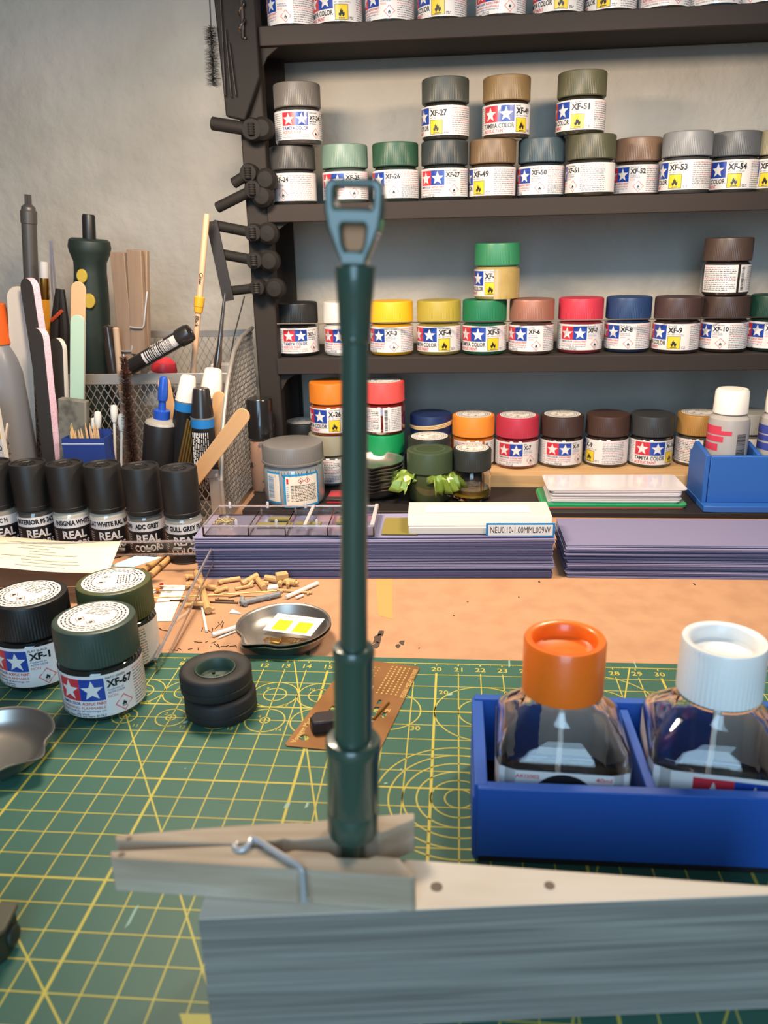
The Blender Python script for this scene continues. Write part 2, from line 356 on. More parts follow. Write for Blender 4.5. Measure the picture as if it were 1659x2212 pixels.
plastic0 = pm('cap_plain', '#808080', .45)
def lidmat(col, metal=0, rough=.42): return pm('cap_'+col.strip('#')+('m' if metal else ''), col, rough, metal, bump=(500, .05, .01))
def glassmat(col): return pm('jarglass_'+col.strip('#'), col, .07, coat=1.0, spec=.6)
def sticker(parent, R, z, full=True, seed=3):
    def mk():
        rng = random.Random(seed); mb = MB()
        mb.lathe([(0.0001, z), (R, z), (R, z+.01), (0.0001, z+.01)], 48, 0, caps=False)
        for rr, st in ((R*.93, .13), (R*.82, .12), (R*.71, .12)):
            a = 0
            while a < 2*PI-.1:
                w = rng.uniform(.06, .22)
                mb.add([((rr+d)*math.cos(a+e), (rr+d)*math.sin(a+e), z+.012) for d, e in ((0, 0), (0, w), (-.065, w), (-.065, 0))], [(0, 1, 2, 3)], 1); a += w+.06
        for k in range(5):
            y = .52*R-k*.13; x = -.35*R
            while x < .3*R:
                w = rng.uniform(.08, .25); mb.add([(x, y, z+.012), (x+w, y, z+.012), (x+w, y-.05, z+.012), (x, y-.05, z+.012)], [(3, 2, 1, 0)], 1); x += w+.05
        for cx, cy in ((-.3*R, -.25*R), (.12*R, -.38*R)):
            for rr, mi, zz in ((.23, 3, .012), (.19, 0, .014)):
                mb.add([(cx+rr, cy, z+zz), (cx, cy+rr, z+zz), (cx-rr, cy, z+zz), (cx, cy-rr, z+zz)], [(0, 1, 2, 3)], mi)
            mb.prism([(cx-.07, cy-.09), (cx+.07, cy-.09), (cx+.09, cy+.02), (cx+.02, cy+.12), (cx-.08, cy+.04)], z+.014, z+.016, 1)
        return mb.mesh('top_sticker', [pm('sticker_white', '#e6e1d9', .4), LM[BLK], LM[GRY], LM[RED]])
    return obj('top_sticker', cached(('stk', R, z), mk), parent)
def paint_jar(px, z, label, lid, body, design='A', t=0, code='', name='', y=32.5, top=False, metal=0, pos=None, group=None, item=None, labelmat=None, rubber=False):
    """z: height of its foot; px: picture column of its axis, from which x follows on the row y"""
    if pos is None:
        py = 600
        for _ in range(4):   # column px at that height and row
            p = aty(px, py, y); d = CAMP; v = Vector((p.x, y, z+1.2))-CAMP; py = 1106-FPX*v.dot(C_U)/v.dot(C_F)
        x = p.x
    else: x, y = pos
    cd = math.degrees(math.atan2(CAMP.y-y, CAMP.x-x))+90
    r = thing('paint_jar', label, 'paint jar', (x, y, z), cd+t, group)
    g = obj('glass_jar', cached('jarglass', lambda: MB().lathe([(0.0001, 0.06), (1.2, .05), (1.45, 0), (1.6, .05), (JR-.02, .2), (JR, .3), (JR, 2.1), (JR-.05, 2.24), (1.5, 2.38), (1.42, 2.45), (1.42, 2.7), (0.0001, 2.7)], 48).mesh('glass_jar', plastic0)), r)
    setmat(g, glassmat(body))
    if design:
        key = ('lab', design, code, name, item); o = obj('label', cached(key, lambda: jar_label(design, code, name, len(_meshes)+3, item=item).mesh('label', LM, 20)), r)
        if labelmat: setmat(o, labelmat)
    l = obj('screw_lid', cached('jarlid', lambda: lid_mesh(1.7, 2.46, 4.08).mesh('screw_lid', plastic0)), r); setmat(l, lidmat(lid, metal))
    if top: sticker(l, 1.42, 4.082)
    return r
Z2, Z3, Z4 = SZ[1]+.02, SZ[0]+.02, 1.15
# ---- top ledge: only the lower half of this row is in the picture
for px, D, t, lid, body, what in ((630, 'A', -72, '#4a4643', '#2a2726', 'grey-capped paint jar at the upright end of the top ledge'), (731, 'B', -52, '#544c44', '#2b2420', 'second paint jar along the top ledge from the upright, yellow hazard square'),
        (842, 'A', -59, '#5a5f55', '#2c3431', 'third paint jar along the top ledge from the upright, red hazard diamond'), (955, 'B', -69, '#4f4b3d', '#2a2822', 'fourth paint jar along the top ledge from the upright, yellow hazard square'),
        (1082, 'A', -37, '#5d5348', '#332a25', 'fifth paint jar along the top ledge from the upright, red hazard diamond'), (1206, 'B', -53, '#46423a', '#25231f', 'sixth paint jar along the top ledge from the upright, yellow hazard square'),
        (1320, 'B', -76, '#4a453b', '#262420', 'seventh paint jar along the top ledge, yellow square turned away'), (1436, 'C', -22, '#524a40', '#2a2622', 'eighth paint jar along the top ledge showing red lettering'),
        (1546, 'C', -10, '#48525a', '#223036', 'ninth paint jar along the top ledge with bluish glass foot'), (1656, 'A', -90, '#555049', '#2a2825', 'tenth paint jar along the top ledge, label turned to small print')):
    paint_jar(px, SZ[2]+.02, what, lid, body, D, t, group='jars on the top ledge')
# ---- middle ledge
for px, y, D, t, code, name, lid, body, what in (
        (635, 32.6, 'A', -86, 'XF-24', 'DARK GREY', '#413e3c', '#2a2827', 'dark grey capped jar at the upright end of the middle ledge'),
        (747, 32.6, 'A', -37, 'XF-25', 'LIGHT SEA GREY', '#6a8173', '#3c4540', 'pale sea-green capped jar on the middle ledge behind the muzzle'),
        (855, 32.5, 'A', -63, 'XF-26', 'DEEP GREEN', '#2b4d39', '#222b25', 'deep green capped jar on the middle ledge next to the sea-green one'),
        (960, 32.4, 'A', -34, 'XF-27', 'BLACK GREEN', '#34393a', '#232626', 'blackish green capped jar on the middle ledge carrying another jar'),
        (1063, 32.7, 'B', -94, 'XF-49', 'KHAKI', '#6f583f', '#3a3028', 'khaki brown capped jar on the middle ledge with yellow hazard square'),
        (1168, 33.0, 'A', -60, 'XF-50', 'FIELD BLUE', '#37474f', '#252a2e', 'slate blue capped jar on the middle ledge'),
        (1274, 31.6, 'A', -100, 'XF-51', 'KHAKI DRAB', '#4a4937', '#2a2922', 'drab olive capped jar on the middle ledge, label turned to small print'),
        (1375, 34.8, 'A', -53, 'XF-52', 'FLAT EARTH', '#7a5f4c', '#3d3028', 'earth brown capped jar set back on the middle ledge'),
        (1479, 31.8, 'B', -81, 'XF-53', 'NEUTRAL GREY', '#777879', '#3d3d3e', 'light neutral grey capped jar on the middle ledge'),
        (1582, 32.9, 'B', -55, 'XF-54', 'DARK SEA GREY', '#57585a', '#303132', 'mid grey capped jar on the middle ledge beside the light grey one'),
        (1683, 32.6, 'B', -90, 'XF-55', 'DECK TAN', '#8f856d', '#4a453a', 'tan capped jar at the cut-off end of the middle ledge')):
    paint_jar(px, Z2, what, lid, body, D, t, code, name, y, group='jars on the middle ledge')
for px, y, D, t, code, name, lid, body, what in (
        (645, 32.2, 'C', -8, 'XF-24', 'DARK GREY', '#655f59', '#3a3634', 'warm grey capped jar stacked on the dark grey jar by the upright'),
        (962, 32.6, 'B', -82, 'XF-27', 'BLACK GREEN', '#44453f', '#262523', 'olive black capped jar stacked on the blackish green jar'),
        (1093, 32.9, 'B', -20, 'XF-49', 'KHAKI', '#7b6341', '#392e24', 'golden khaki capped jar stacked across two jars on the middle ledge'),
        (1254, 32.2, 'B', -66, 'XF-51', 'KHAKI DRAB', '#55523c', '#2b2920', 'drab khaki capped jar stacked on the drab olive jar')):
    paint_jar(px, Z2+4.1, what, lid, body, D, t, code, name, y, group='jars stacked on the middle ledge')
# ---- lower ledge
for px, y, D, t, code, name, lid, body, what in (
        (643, 32.6, 'C', -7, 'XF-1', 'FLAT BLACK', '#1c1b1a', '#181717', 'black capped jar at the upright end of the lower ledge'),
        (747, 32.6, 'A', -35, 'XF-2', 'FLAT WHITE', '#d5d1ca', '#b9b5ae', 'white capped jar half hidden behind the gun barrel'),
        (846, 32.5, 'A', -52, 'XF-3', 'FLAT YELLOW', '#e2ac1e', '#a37a16', 'bright yellow capped jar on the lower ledge'),
        (948, 32.5, 'B', -45, 'XF-4', 'YELLOW GREEN', '#a5923a', '#7d6d33', 'mustard olive capped jar on the lower ledge'),
        (1046, 32.4, 'B', -36, 'XF-5', 'FLAT GREEN', '#196b45', '#1b4a33', 'vivid green capped jar on the lower ledge under the stained jar'),
        (1147, 32.2, 'A', -44, 'XF-6', 'COPPER', '#a06c5a', '#4b332b', 'copper capped jar on the lower ledge'),
        (1252, 32.6, 'A', -16, 'XF-7', 'FLAT RED', '#b93243', '#6d2129', 'crimson capped jar on the lower ledge'),
        (1354, 32.8, 'A', -53, 'XF-8', 'FLAT BLUE', '#23395f', '#1b2740', 'navy blue capped jar on the lower ledge'),
        (1459, 32.0, 'B', -62, 'XF-9', 'HULL RED', '#43302d', '#2e2220', 'dark hull-red capped jar on the lower ledge with yellow hazard square'),
        (1562, 32.2, 'A', -62, 'XF-10', 'FLAT BROWN', '#3d2e29', '#2b211e', 'dark brown capped jar on the lower ledge carrying another jar'),
        (1665, 32.3, 'A', -50, 'XF-11', 'J.N. GREEN', '#1b3b30', '#16261f', 'blackish green capped jar at the cut-off end of the lower ledge')):
    paint_jar(px, Z3, what, lid, body, D, t, code, name, y, group='jars on the lower ledge', metal=.35 if code == 'XF-6' else 0)
j = paint_jar(1073, Z3+4.1, 'green capped jar with khaki paint spilled over its label, stacked on green jar', '#2f7650', '#a08a55', 'B', -75, 'XF-5', 'FLAT GREEN', 32.5, group='jars stacked on the lower ledge')
W = Wrap(JR+.012); rng = random.Random(9)
for k in range(26):
    u = 2.05+k*.16; W.rect(u+rng.uniform(-.03, .03), u+.17, .06, 2.22, 0, .006)
W.mb.build('paint_spill', pm('khaki_spill', '#a48b52', .3, coat=.4, noise=(60, '#b39a62', .4, .7)), j)
paint_jar(1567, Z3+4.1, 'brown capped jar stacked on the lower ledge showing a small-print back label', '#46362f', '#2a2421', 'D', 3, 'b', '', 32.4, group='jars stacked on the lower ledge')
# ---- lowest row on the batten
for px, y, D, t, code, name, lid, body, what, tp in (
        (931, 32.8, None, 0, '', '', '#1d2c55', '#151f3d', 'dark blue capped jar with a rubber band around the cap', False),
        (1022, 32.2, 'D', 0, '', '', '#e0842f', '#a25a1c', 'orange capped jar on the batten with circular sticker on top', True),
        (1116, 31.9, 'A', -18, 'X-7', 'RED', '#ad2f40', '#641a22', 'red capped jar on the pine batten with sticker on top', True),
        (1211, 32.2, 'A', -5, 'X-9', 'BROWN', '#3f2d27', '#2b1f1b', 'brown capped jar on the batten beside the red one', True),
        (1309, 32.4, 'B', -106, 'X-9', 'BROWN', '#442f27', '#2b1f1b', 'brown capped jar on the batten with bare top and yellow square', False),
        (1404, 32.3, 'B', 0, 'X-18', 'SEMI GLOSS BLACK', '#343434', '#222222', 'charcoal capped jar on the batten with both stars facing out', False),
        (1505, 32.6, 'D', -10, '', '', '#b9894b', '#3f3a36', 'gold capped jar on the batten beside the blue rack', True),
        (1605, 33.0, 'A', -40, '', '', '#9b9a96', '#55534f', 'grey capped jar behind the dropper bottles', False)):
    j = paint_jar(px, Z4, what, lid, body, D, t, code, name, y, top=tp, group='jars on the pine batten', metal=.4 if lid == '#b9894b' else 0)
    if lid == '#1d2c55':
        pts = [(1.74*math.cos(a), 1.74*math.sin(a), 3.25+.22*math.sin(a*1+.6)) for a in [2*PI*i/40 for i in range(41)]]
        mb = MB()
        for dz in (0, .1, .2): mb.tube([(x, y_, z_+dz*(.6+.6*math.sin(3+6*i/40))) for i, (x, y_, z_) in enumerate(pts)], .06, 6)
        rb = mb.build('rubber_band', pm('rubber', '#c9a878', .5), None, (j.location.x/K, j.location.y/K, Z4)); tag(rb, 'tan rubber band stretched around the dark blue jar cap', 'rubber band')
# ---- stacks standing on the base board
paint_jar(715, .12, 'jar with translucent smoky cap supporting the clear orange jar', '#8d8874', '#5b564b', 'D', 4, 'x', '', 30.4, group='jars stacked on the base board')
paint_jar(717, 4.22, 'clear orange capped jar stacked on the smoky capped jar', '#cf7425', '#8a3a14', 'B', -53, 'X-26', 'CLEAR ORANGE', 30.4, group='jars stacked on the base board')
paint_jar(829, .12, 'emerald capped jar supporting the red capped jar behind the dish stack', '#11844a', '#1e5234', 'A', -20, '', '', 30.6, group='jars stacked on the base board')
paint_jar(828, 4.22, 'coral red capped jar showing barcode, stacked on the emerald capped jar', '#d64f4b', '#5e1714', 'D', -32, 'y', '', 30.6, top=True, group='jars stacked on the base board')
paint_jar(660, .12, 'black capped jar with sticker tucked behind the large grey jar', '#262423', '#1f1d1d', 'A', -90, '', '', 34.8, top=True, group='jars stacked on the base board')
paint_jar(928, .12, 'black capped jar with white sticker behind the olive capped jar', '#2a2a27', '#262522', 'A', -120, '', '', 29.0, top=True)
# ---- three jars on the cutting mat
paint_jar(0, .01, 'dark green capped jar marked for NATO paint in front of two others on the mat', '#35443a', '#1e211c', 'A', -34, 'XF-67', 'NATO GREEN', pos=(5.76, -2.92), top=True, item='81767', group='jars on the cutting mat')
paint_jar(0, .01, 'olive drab capped jar standing behind the dark green capped jar', '#4b4d2c', '#2b2b1f', 'A', -97, 'XF-62', 'OLIVE DRAB', pos=(5.05, .85), top=True, group='jars on the cutting mat')
paint_jar(0, .01, 'black capped jar with white sticker on the mat beside the green ones', '#171514', '#141313', 'A', -50, 'XF-1', 'FLAT BLACK', pos=(1.72, -.75), top=True, group='jars on the cutting mat')
# ================================================================ wedge block, clothes peg, gun barrel
YZ = Matrix(((1, 0, 0, 0), (0, 0, -1, 0), (0, 1, 0, 0), (0, 0, 0, 1)))      # drawing plane (x, y) -> world (x, z), thickness towards the viewer
def plate(mb, outer, holes, z0, z1, mi=0, M=None):
    """flat plate with openings"""
    bm = bmesh.new(); es = []
    for loop in [outer]+holes:
        vs = [bm.verts.new((x, y, 0)) for x, y in loop]
        for i in range(len(vs)): es.append(bm.edges.new((vs[i], vs[(i+1) % len(vs)])))
    bmesh.ops.triangle_fill(bm, use_beauty=True, use_dissolve=False, edges=es, normal=(0, 0, 1))
    bm.verts.index_update(); V = [(v.co.x, v.co.y) for v in bm.verts]; F = []
    for f in bm.faces:
        ix = [v.index for v in f.verts]
        if f.normal.z < 0: ix.reverse()
        F.append(ix)
    n = len(V); be = [(e.verts[0].index, e.verts[1].index, e.link_faces[0]) for e in bm.edges if len(e.link_faces) == 1]
    side = []
    for a, b, f in be:
        ids = [l.vert.index for l in f.loops]; k = ids.index(a)
        fwd = ids[(k+1) % len(ids)] == b
        if f.normal.z < 0: fwd = not fwd
        side.append((b, a, a+n, b+n) if not fwd else (a, b, b+n, a+n))
    bm.free()
    mb.add([(x, y, z0) for x, y in V]+[(x, y, z1) for x, y in V], [tuple(reversed(f)) for f in F]+[tuple(i+n for i in f) for f in F]+side, mi, M)
    return mb
def circle(cx, cy, r, n=16): return [(cx+r*math.cos(2*PI*i/n), cy+r*math.sin(2*PI*i/n)) for i in range(n)]
t = thing('wedge_block', 'weathered grey wooden wedge block standing on the mat under the peg', 'wooden block', (20, -16.5, 0))
grey = pm('weathered_pine', '#8d887f', .75, wood=(60, '#6b665f', (.12, 1, 9)), bump=(400, .3, .03))
topw = pm('pale_pine', '#d8cbbb', .6, wood=(60, '#cdbda8', (.2, 2, 2)))  # paler pine tone, used on the block's top face only
poly = [(14.82, -17.87), (29.6, -16.14), (29.6, -16.02), (14.6, -15.42)]
mb = MB(); mb.prism([(x-20, y+16.5) for x, y in poly], 0.01, 3.68); mb.m = [0, 1, 0, 0, 0, 0]
mb.build('wedge_body', [grey, topw], t, bev=.03)
kn = pm('knot', '#6d5a4c', .6)
for px, py, r in ((943, 1916, .15), (1187, 1913, .13)):
    p = atz(px, py, 3.68); mb = MB(); mb.lathe([(0.0001, 3.682), (r, 3.682), (r, 3.69), (0.0001, 3.69)], 20, caps=False); mb.build('knot', kn, t, (p.x-20, p.y+16.5, 0))
# clothes peg on its side
pegw = pm('peg_wood', '#b9a893', .6, wood=(60, '#a08b73', (.3, 3, 3)), bump=(500, .2, .02))
t = thing('clothes_peg', 'old wooden clothes peg lying on the wedge block and gripping the barrel', 'clothes peg', (16.2, -16.4, 3.7))
P0 = (-16.2, 16.4, -3.7)
near = [(12.4, -16.91), (12.52, -17.16), (17.1, -17.26), (17.15, -17.2), (17.4, -17.2), (17.45, -17.26), (19.83, -17.36), (19.95, -17.28), (19.52, -16.72), (18.95, -16.66), (18.75, -16.78), (18.0, -16.78), (17.8, -16.62), (16.95, -16.6), (16.75, -16.7), (16.5, -16.6), (15.3, -16.54)]
far = [(12.3, -16.36), (12.4, -16.56), (15.25, -16.5), (16.4, -16.34), (16.6, -16.24), (16.85, -16.3), (17.9, -16.1), (18.05, -15.88), (18.7, -15.78), (18.95, -15.9), (19.2, -15.78), (19.82, -15.34), (19.8, -15.08), (17.25, -15.54), (17.2, -15.6), (17.0, -15.62), (16.95, -15.58), (15.1, -15.86)]
MB().prism(near, 3.7, 4.7).build('jaw', pegw, t, P0, bev=.035)
MB().prism(list(far), 3.7, 4.7).build('jaw', pegw, t, P0, bev=.035)
steel = pm('spring_steel', '#c9ccd0', .42, .6)
c = Vector((15.62, -16.52, 0)); pts = []
for i in range(60):
    a = 2*PI*i/20+.4; pts.append((c.x+.2*math.cos(a), c.y+.2*math.sin(a), 3.95+.86*i/59))
pts += [(15.8, -16.38, 4.79), (16.0, -16.45, 4.81), (16.4, -16.72, 4.8), (16.9, -17.05, 4.8), (17.2, -17.24, 4.79), (17.27, -17.31, 4.74), (17.27, -17.315, 4.4), (17.27, -17.315, 3.85)]
MB().tube(pts, .075, 8).build('spring', steel, t, P0)
pts = [(15.62, -16.36, 3.92), (16.3, -16.0, 3.8), (17.08, -15.5, 3.78), (17.08, -15.47, 4.4)]
MB().tube(pts, .055, 8).build('spring_arm', steel, t, P0)
for x, y, r in ((12.75, -17.02, .09), (12.72, -16.47, .08)): MB().lathe([(0.0001, 0), (r, 0), (r*.8, .004), (0.0001, .004)], 14, caps=False).build('knot', kn, t, (x-16.2, y+16.4, 1.001))
# gun barrel
gm = pm('barrel_paint', '#33493d', .34, coat=.6, bump=(400, .06, .01))
BY = -15.95
def bz(py, px=765): return aty(px, py, BY).z
base = Vector((18.3, BY, 4.72)); tipc = aty(768, 394, BY)
t = thing('gun_barrel', 'dark green model tank gun barrel standing upright in the peg', 'model part', M=frame(base, tipc, (0, -1, 0)))
L = lambda py: (bz(py)-4.72)/((tipc-base).normalized().z)
def seg_b(name, prof, n=40): return MB().lathe(prof, n).build(name, gm, t)
seg_b('breech_collar', [(.5, 0), (.6, .06), (.635, .18), (.635, L(1745)), (.62, L(1742)), (.635, L(1738)), (.635, L(1622)), (.665, L(1616)), (.665, L(1600)), (.62, L(1594)), (.5, L(1592))])
seg_b('lower_sleeve', [(.455, L(1600)), (.46, L(1420)), (.49, L(1414)), (.49, L(1402)), (.45, L(1396)), (.33, L(1394))])
seg_b('barrel_tube', [(.325, L(1400)), (.30, L(1200)), (.287, L(1000)), (.285, L(744)), (.29, L(735))])
seg_b('fume_sleeve', [(.29, L(742)), (.315, L(735)), (.325, L(717)), (.35, L(652)), (.36, L(648)), (.405, L(579)), (.40, L(574)), (.2, L(573))])
MB().lathe([(.3, -.9), (.3, .05)], 20).build('mounting_pin', gm, t)
MB().lathe([(0.0001, 0), (.035, 0), (.035, .02), (0.0001, .02)], 12, caps=False, M=TR((0, .315, L(728)), rx=-90)).build('rivet', gm, t)
# muzzle brake: flat shield shape with two gas ports, drawn in (x, z)
l0, l1 = L(576), L(388)
W_ = lambda f: l0+(l1-l0)*f
half = [(.235, 0), (.27, .1), (.38, .25), (.5, .45), (.545, .62), (.565, .85), (.55, .95), (.44, 1.0)]
out = [(x, W_(f)) for x, f in half]+[(-x, W_(f)) for x, f in reversed(half)]
h1 = [(x*.36, W_(.67)+y*(W_(.91)-W_(.67))) for x, y in ((-.93, 0), (.93, 0), (1, .15), (1, .85), (.9, 1), (-.9, 1), (-1, .85), (-1, .15))]
h2 = [(-.15, W_(.19)), (.15, W_(.19)), (.2, W_(.27)), (.23, W_(.46)), (.2, W_(.49)), (-.2, W_(.49)), (-.23, W_(.46)), (-.2, W_(.27))]
# frame() above: local x is across the picture
mb = plate(MB(), out, [h1, h2], -.36, .36, M=YZ)
mb.build('muzzle_brake', gm, t, bev=.085)
MB().box((-.26, -.1, W_(.17)), (.26, .12, W_(.5))).build('baffle', pm('baffle_brown', '#b07a52', .6), t)  # plain brown block filling the lower gas port
MB().lathe([(.3, W_(-.02)), (.24, W_(.0)), (.24, W_(.12))], 24).build('neck', gm, t)
# ================================================================ blue tray with two square glue bottles
blue = pm('blue_print', '#1d4fa3', .5, bump=(160, .12, .03))
t = thing('bottle_tray', 'blue painted tray holding two square glue bottles on the mat', 'tray', (27, -9, 0))
O = (-27, 9, 0)
tb = pm('tray_black', '#17161a', .6)
MB().box((21.6, -11.5, .02), (34, -6.4, .3)).build('base_plate', tb, t, O)
MB().box((21.55, -11.62, .3), (34.1, -11.25, 2.86)).build('front_wall', blue, t, O, bev=.04)
MB().box((21.55, -6.7, .3), (34.1, -6.35, 2.95)).build('back_wall', blue, t, O, bev=.04)
mb = MB().box((21.45, -11.45, .05), (21.85, -6.5, 2.88)); mb.box((21.40, -11.3, .05), (21.47, -8.0, 2.3)); mb.build('side_wall', blue, t, O, bev=.03)
MB().box((26.68, -11.25, .3), (26.98, -6.7, 2.72)).build('divider', blue, t, O, bev=.03)
MB().box((31.75, -11.25, .3), (32.05, -6.7, 2.72)).build('divider', blue, t, O, bev=.03)
def loft(mb, secs, mi=0, M=None):
    n = len(secs[0][0]); vs = []; fs = []
    for pts, z in secs: vs += [(x, y, z) for x, y in pts]
    for k in range(len(secs)-1):
        for i in range(n): fs.append((k*n+i, k*n+(i+1) % n, (k+1)*n+(i+1) % n, (k+1)*n+i))
    fs.append(tuple(reversed(range(n)))); fs.append(tuple((len(secs)-1)*n+i for i in range(n)))
    return mb.add(vs, fs, mi, M)
def rr(w, r, z): return (rrect(w, w, min(r, w/2-.001), 6), z)
clear = pm('clear_glass', '#ffffff', .02, trans=1.0, ior=1.42)
def glue_bottle(x, y, label, capname, capmat, rz, kind):
    t = thing('glue_bottle', label, 'bottle', (x, y, .31), rz, 'glue bottles in the blue tray')
    mb = MB(); loft(mb, [rr(3.9, .6, 0), rr(4.15, .7, .12), rr(4.22, .7, .3), rr(4.22, .7, 2.75), rr(4.1, .8, 3.05), rr(3.7, 1.0, 3.35), rr(3.0, 1.2, 3.75), rr(2.5, 1.24, 4.0), rr(2.3, 1.14, 4.3), rr(2.2, 1.09, 4.75), rr(1.9, .94, 4.75), rr(2.0, .99, 4.25), rr(2.2, 1.09, 3.92), rr(2.7, 1.1, 3.66), rr(3.4, .95, 3.25), rr(3.78, .75, 2.95), rr(3.85, .6, 2.7), rr(3.85, .6, .4), rr(3.7, .5, .28)])
    mb.build('glass_body', clear, t, ang=60)
    a = 1.31; n = 56
    prof = [(a-.1, 4.42), (a, 4.47), (a-.005, 6.22), (a-.05, 6.3), (a-.22, 6.3), (a-.3, 6.22), (a-.34, 5.85), (a-.42, 5.8), (0.0001, 5.84)]
    mb = MB(); mb.lathe(prof, n*2 if capname == 'ribbed_cap' else 56, rfun=(lambda i, j: 1-(.026 if (i % 2 and j in (1, 2)) else 0)) if capname == 'ribbed_cap' else None)
    mb.build('screw_cap', capmat, t, ang=50)
    if capname == 'ribbed_cap': MB().lathe([(1.2, 4.3), (1.26, 4.34), (1.26, 4.4), (1.2, 4.44)], 40, caps=False).build('neck_ring', clear, t)
    MB().tube([(0.05, 0, 4.6), (.02, .02, 2.5), (0, .05, .4)], .09, 8).build('brush_stem', pm('stem_white', '#e4e2da', .4), t)
    mb = MB(); yf = -2.118
    def R(x0, x1, z0, z1, mi, d=0): mb.add([(x0, yf-d, z0), (x1, yf-d, z0), (x1, yf-d, z1), (x0, yf-d, z1)], [(0, 1, 2, 3)], mi)
    def T(s, x, z, h, mi, width=None, align='l', bold=.02, d=.012):
        V, F = text2d(s, h, bold, width, align); mb.add([(x+u, yf-d, z+v) for u, v in V], F, mi)
    mb.add([(-2.118, -1.45, .35), (-2.0, -1.9, .35), (-1.45, yf, .35), (1.45, yf, .35), (2.0, -1.9, .35), (2.118, -1.45, .35), (-2.118, -1.45, 2.72), (-2.0, -1.9, 2.72), (-1.45, yf, 2.72), (1.45, yf, 2.72), (2.0, -1.9, 2.72), (2.118, -1.45, 2.72)], [(i, i+1, i+7, i+6) for i in range(5)], 0)
    mb.add([(-1.45, 2.122, .35), (1.45, 2.122, .35), (1.45, 2.122, 2.72), (-1.45, 2.122, 2.72)], [(3, 2, 1, 0)], 0)
    for sx in (-1, 1): mb.add([(sx*2.118, 1.45, .35), (sx*2.0, 1.9, .35), (sx*1.45, 2.118, .35), (sx*2.118, 1.45, 2.72), (sx*2.0, 1.9, 2.72), (sx*1.45, 2.118, 2.72)], [(0, 1, 4, 3), (1, 2, 5, 4)], 0)
    for sx in (-1, 1): mb.add([(sx*2.122, -1.45, .35), (sx*2.122, 1.45, .35), (sx*2.122, 1.45, 2.72), (sx*2.122, -1.45, 2.72)], [(0, 1, 2, 3)], 0)
    if kind == 'a':
        T('AKI2002', -1.5, 2.46, .13, 1, .75); T('40ml', .95, 2.46, .15, 1, .5)
        mb.add([(1.05*math.cos(a), yf-.006, 1.6+1.05*math.sin(a)) for a in [2*PI*i/40 for i in range(40)]], [tuple(range(40))], 2)
        T('AK', 0, 1.95, .32, 0, .9, 'c'); T('INTERACTIVE', 0, 1.5, .2, 0, 1.5, 'c'); R(-1.4, 1.4, .5, .9, 1, .01)
    else:
        R(-.85, .35, 1.4, 2.57, 1, .006); R(.35, 1.55, 1.4, 2.57, 3, .006)
        for cx in (-.25, .95): mb.add([(cx, yf-.012, 1.95)]+[(cx+(.52 if k % 2 == 0 else .21)*math.sin(k*PI/5), yf-.012, 1.95+(.52 if k % 2 == 0 else .21)*math.cos(k*PI/5)) for k in range(10)], [(0, 1+(k+1) % 10, 1+k) for k in range(10)], 0)
        T('TAMIYA', .35, .8, .3, 2, 2.2, 'c')
        for k in range(3):
            V, F = text2d(('KEEP OUT OF', 'REACH AND', 'NOT TO BE')[k], .16, .01); mb.add([(-2.13, -1.3+.28*k+v, 2.5-u) for u, v in V], F, 1)
    mb.build('paper_label', [paper, LM[RED], LM[BLK], LM[BLU]], t)
glue_bottle(24.33, -8.85, 'square glass glue bottle with smooth orange cap in the blue tray', 'cap', pm('orange_cap', '#f0701a', .32, sss=.25, coat=.3), -3, 'a')
glue_bottle(29.3, -8.75, 'square glass glue bottle with ribbed white cap in the blue tray', 'ribbed_cap', pm('white_cap', '#e9e8e4', .35, sss=.15, coat=.2), -8, 'b')
# ================================================================ things on the mat and the bench
alu = pm('dish_steel', '#b3aea8', .36, 1.0, bump=(40, .03, .02))
def dish_mesh():
    R = 2.3
    prof = [(0.0001, 0), (1.35, 0), (1.75, .12), (2.08, .45), (R-.04, .82), (R+.05, .86), (R+.06, .91), (R-.02, .91), (R-.09, .83), (2.03, .47), (1.72, .17), (1.33, .05), (0.0001, .05)]
    n = 96
    def rf(i, j):
        a = (2*PI*i/n+PI) % (2*PI)-PI; h = prof[j][1]/.9
        return 1+h*h*(.17*math.exp(-(a/.17)**2)-.05*math.exp(-((abs(a)-.42)/.16)**2))
    return MB().lathe(prof, n, caps=False, rfun=rf).mesh('paint_dish', alu, 50)
def dish(x, y, z, rz, label, group=None):
    o = obj('paint_dish', cached('dish', dish_mesh), None, (x, y, z), rz); return tag(o, label, 'dish', group)
dish(12.35, 3.3, -.29, 236, 'lower steel paint dish with pouring lip under another on the bench', 'nested paint dishes on the bench')
dish(12.33, 3.34, -.12, 238, 'upper steel paint dish with pouring lip holding the decal scrap', 'nested paint dishes on the bench')
dish(3.05, -7.25, .01, -20, 'empty steel paint dish with pouring lip on the mat edge')
for k in range(8): dish(14.5+.02*(k % 3), 26.9+.03*(k % 2), .12+.27*k, 272+(k*7) % 5, ('bottom' if k == 0 else ORD[k-1]+' from bottom')+' steel paint dish in the pile beside the foil-sealed jar', 'pile of nested paint dishes')
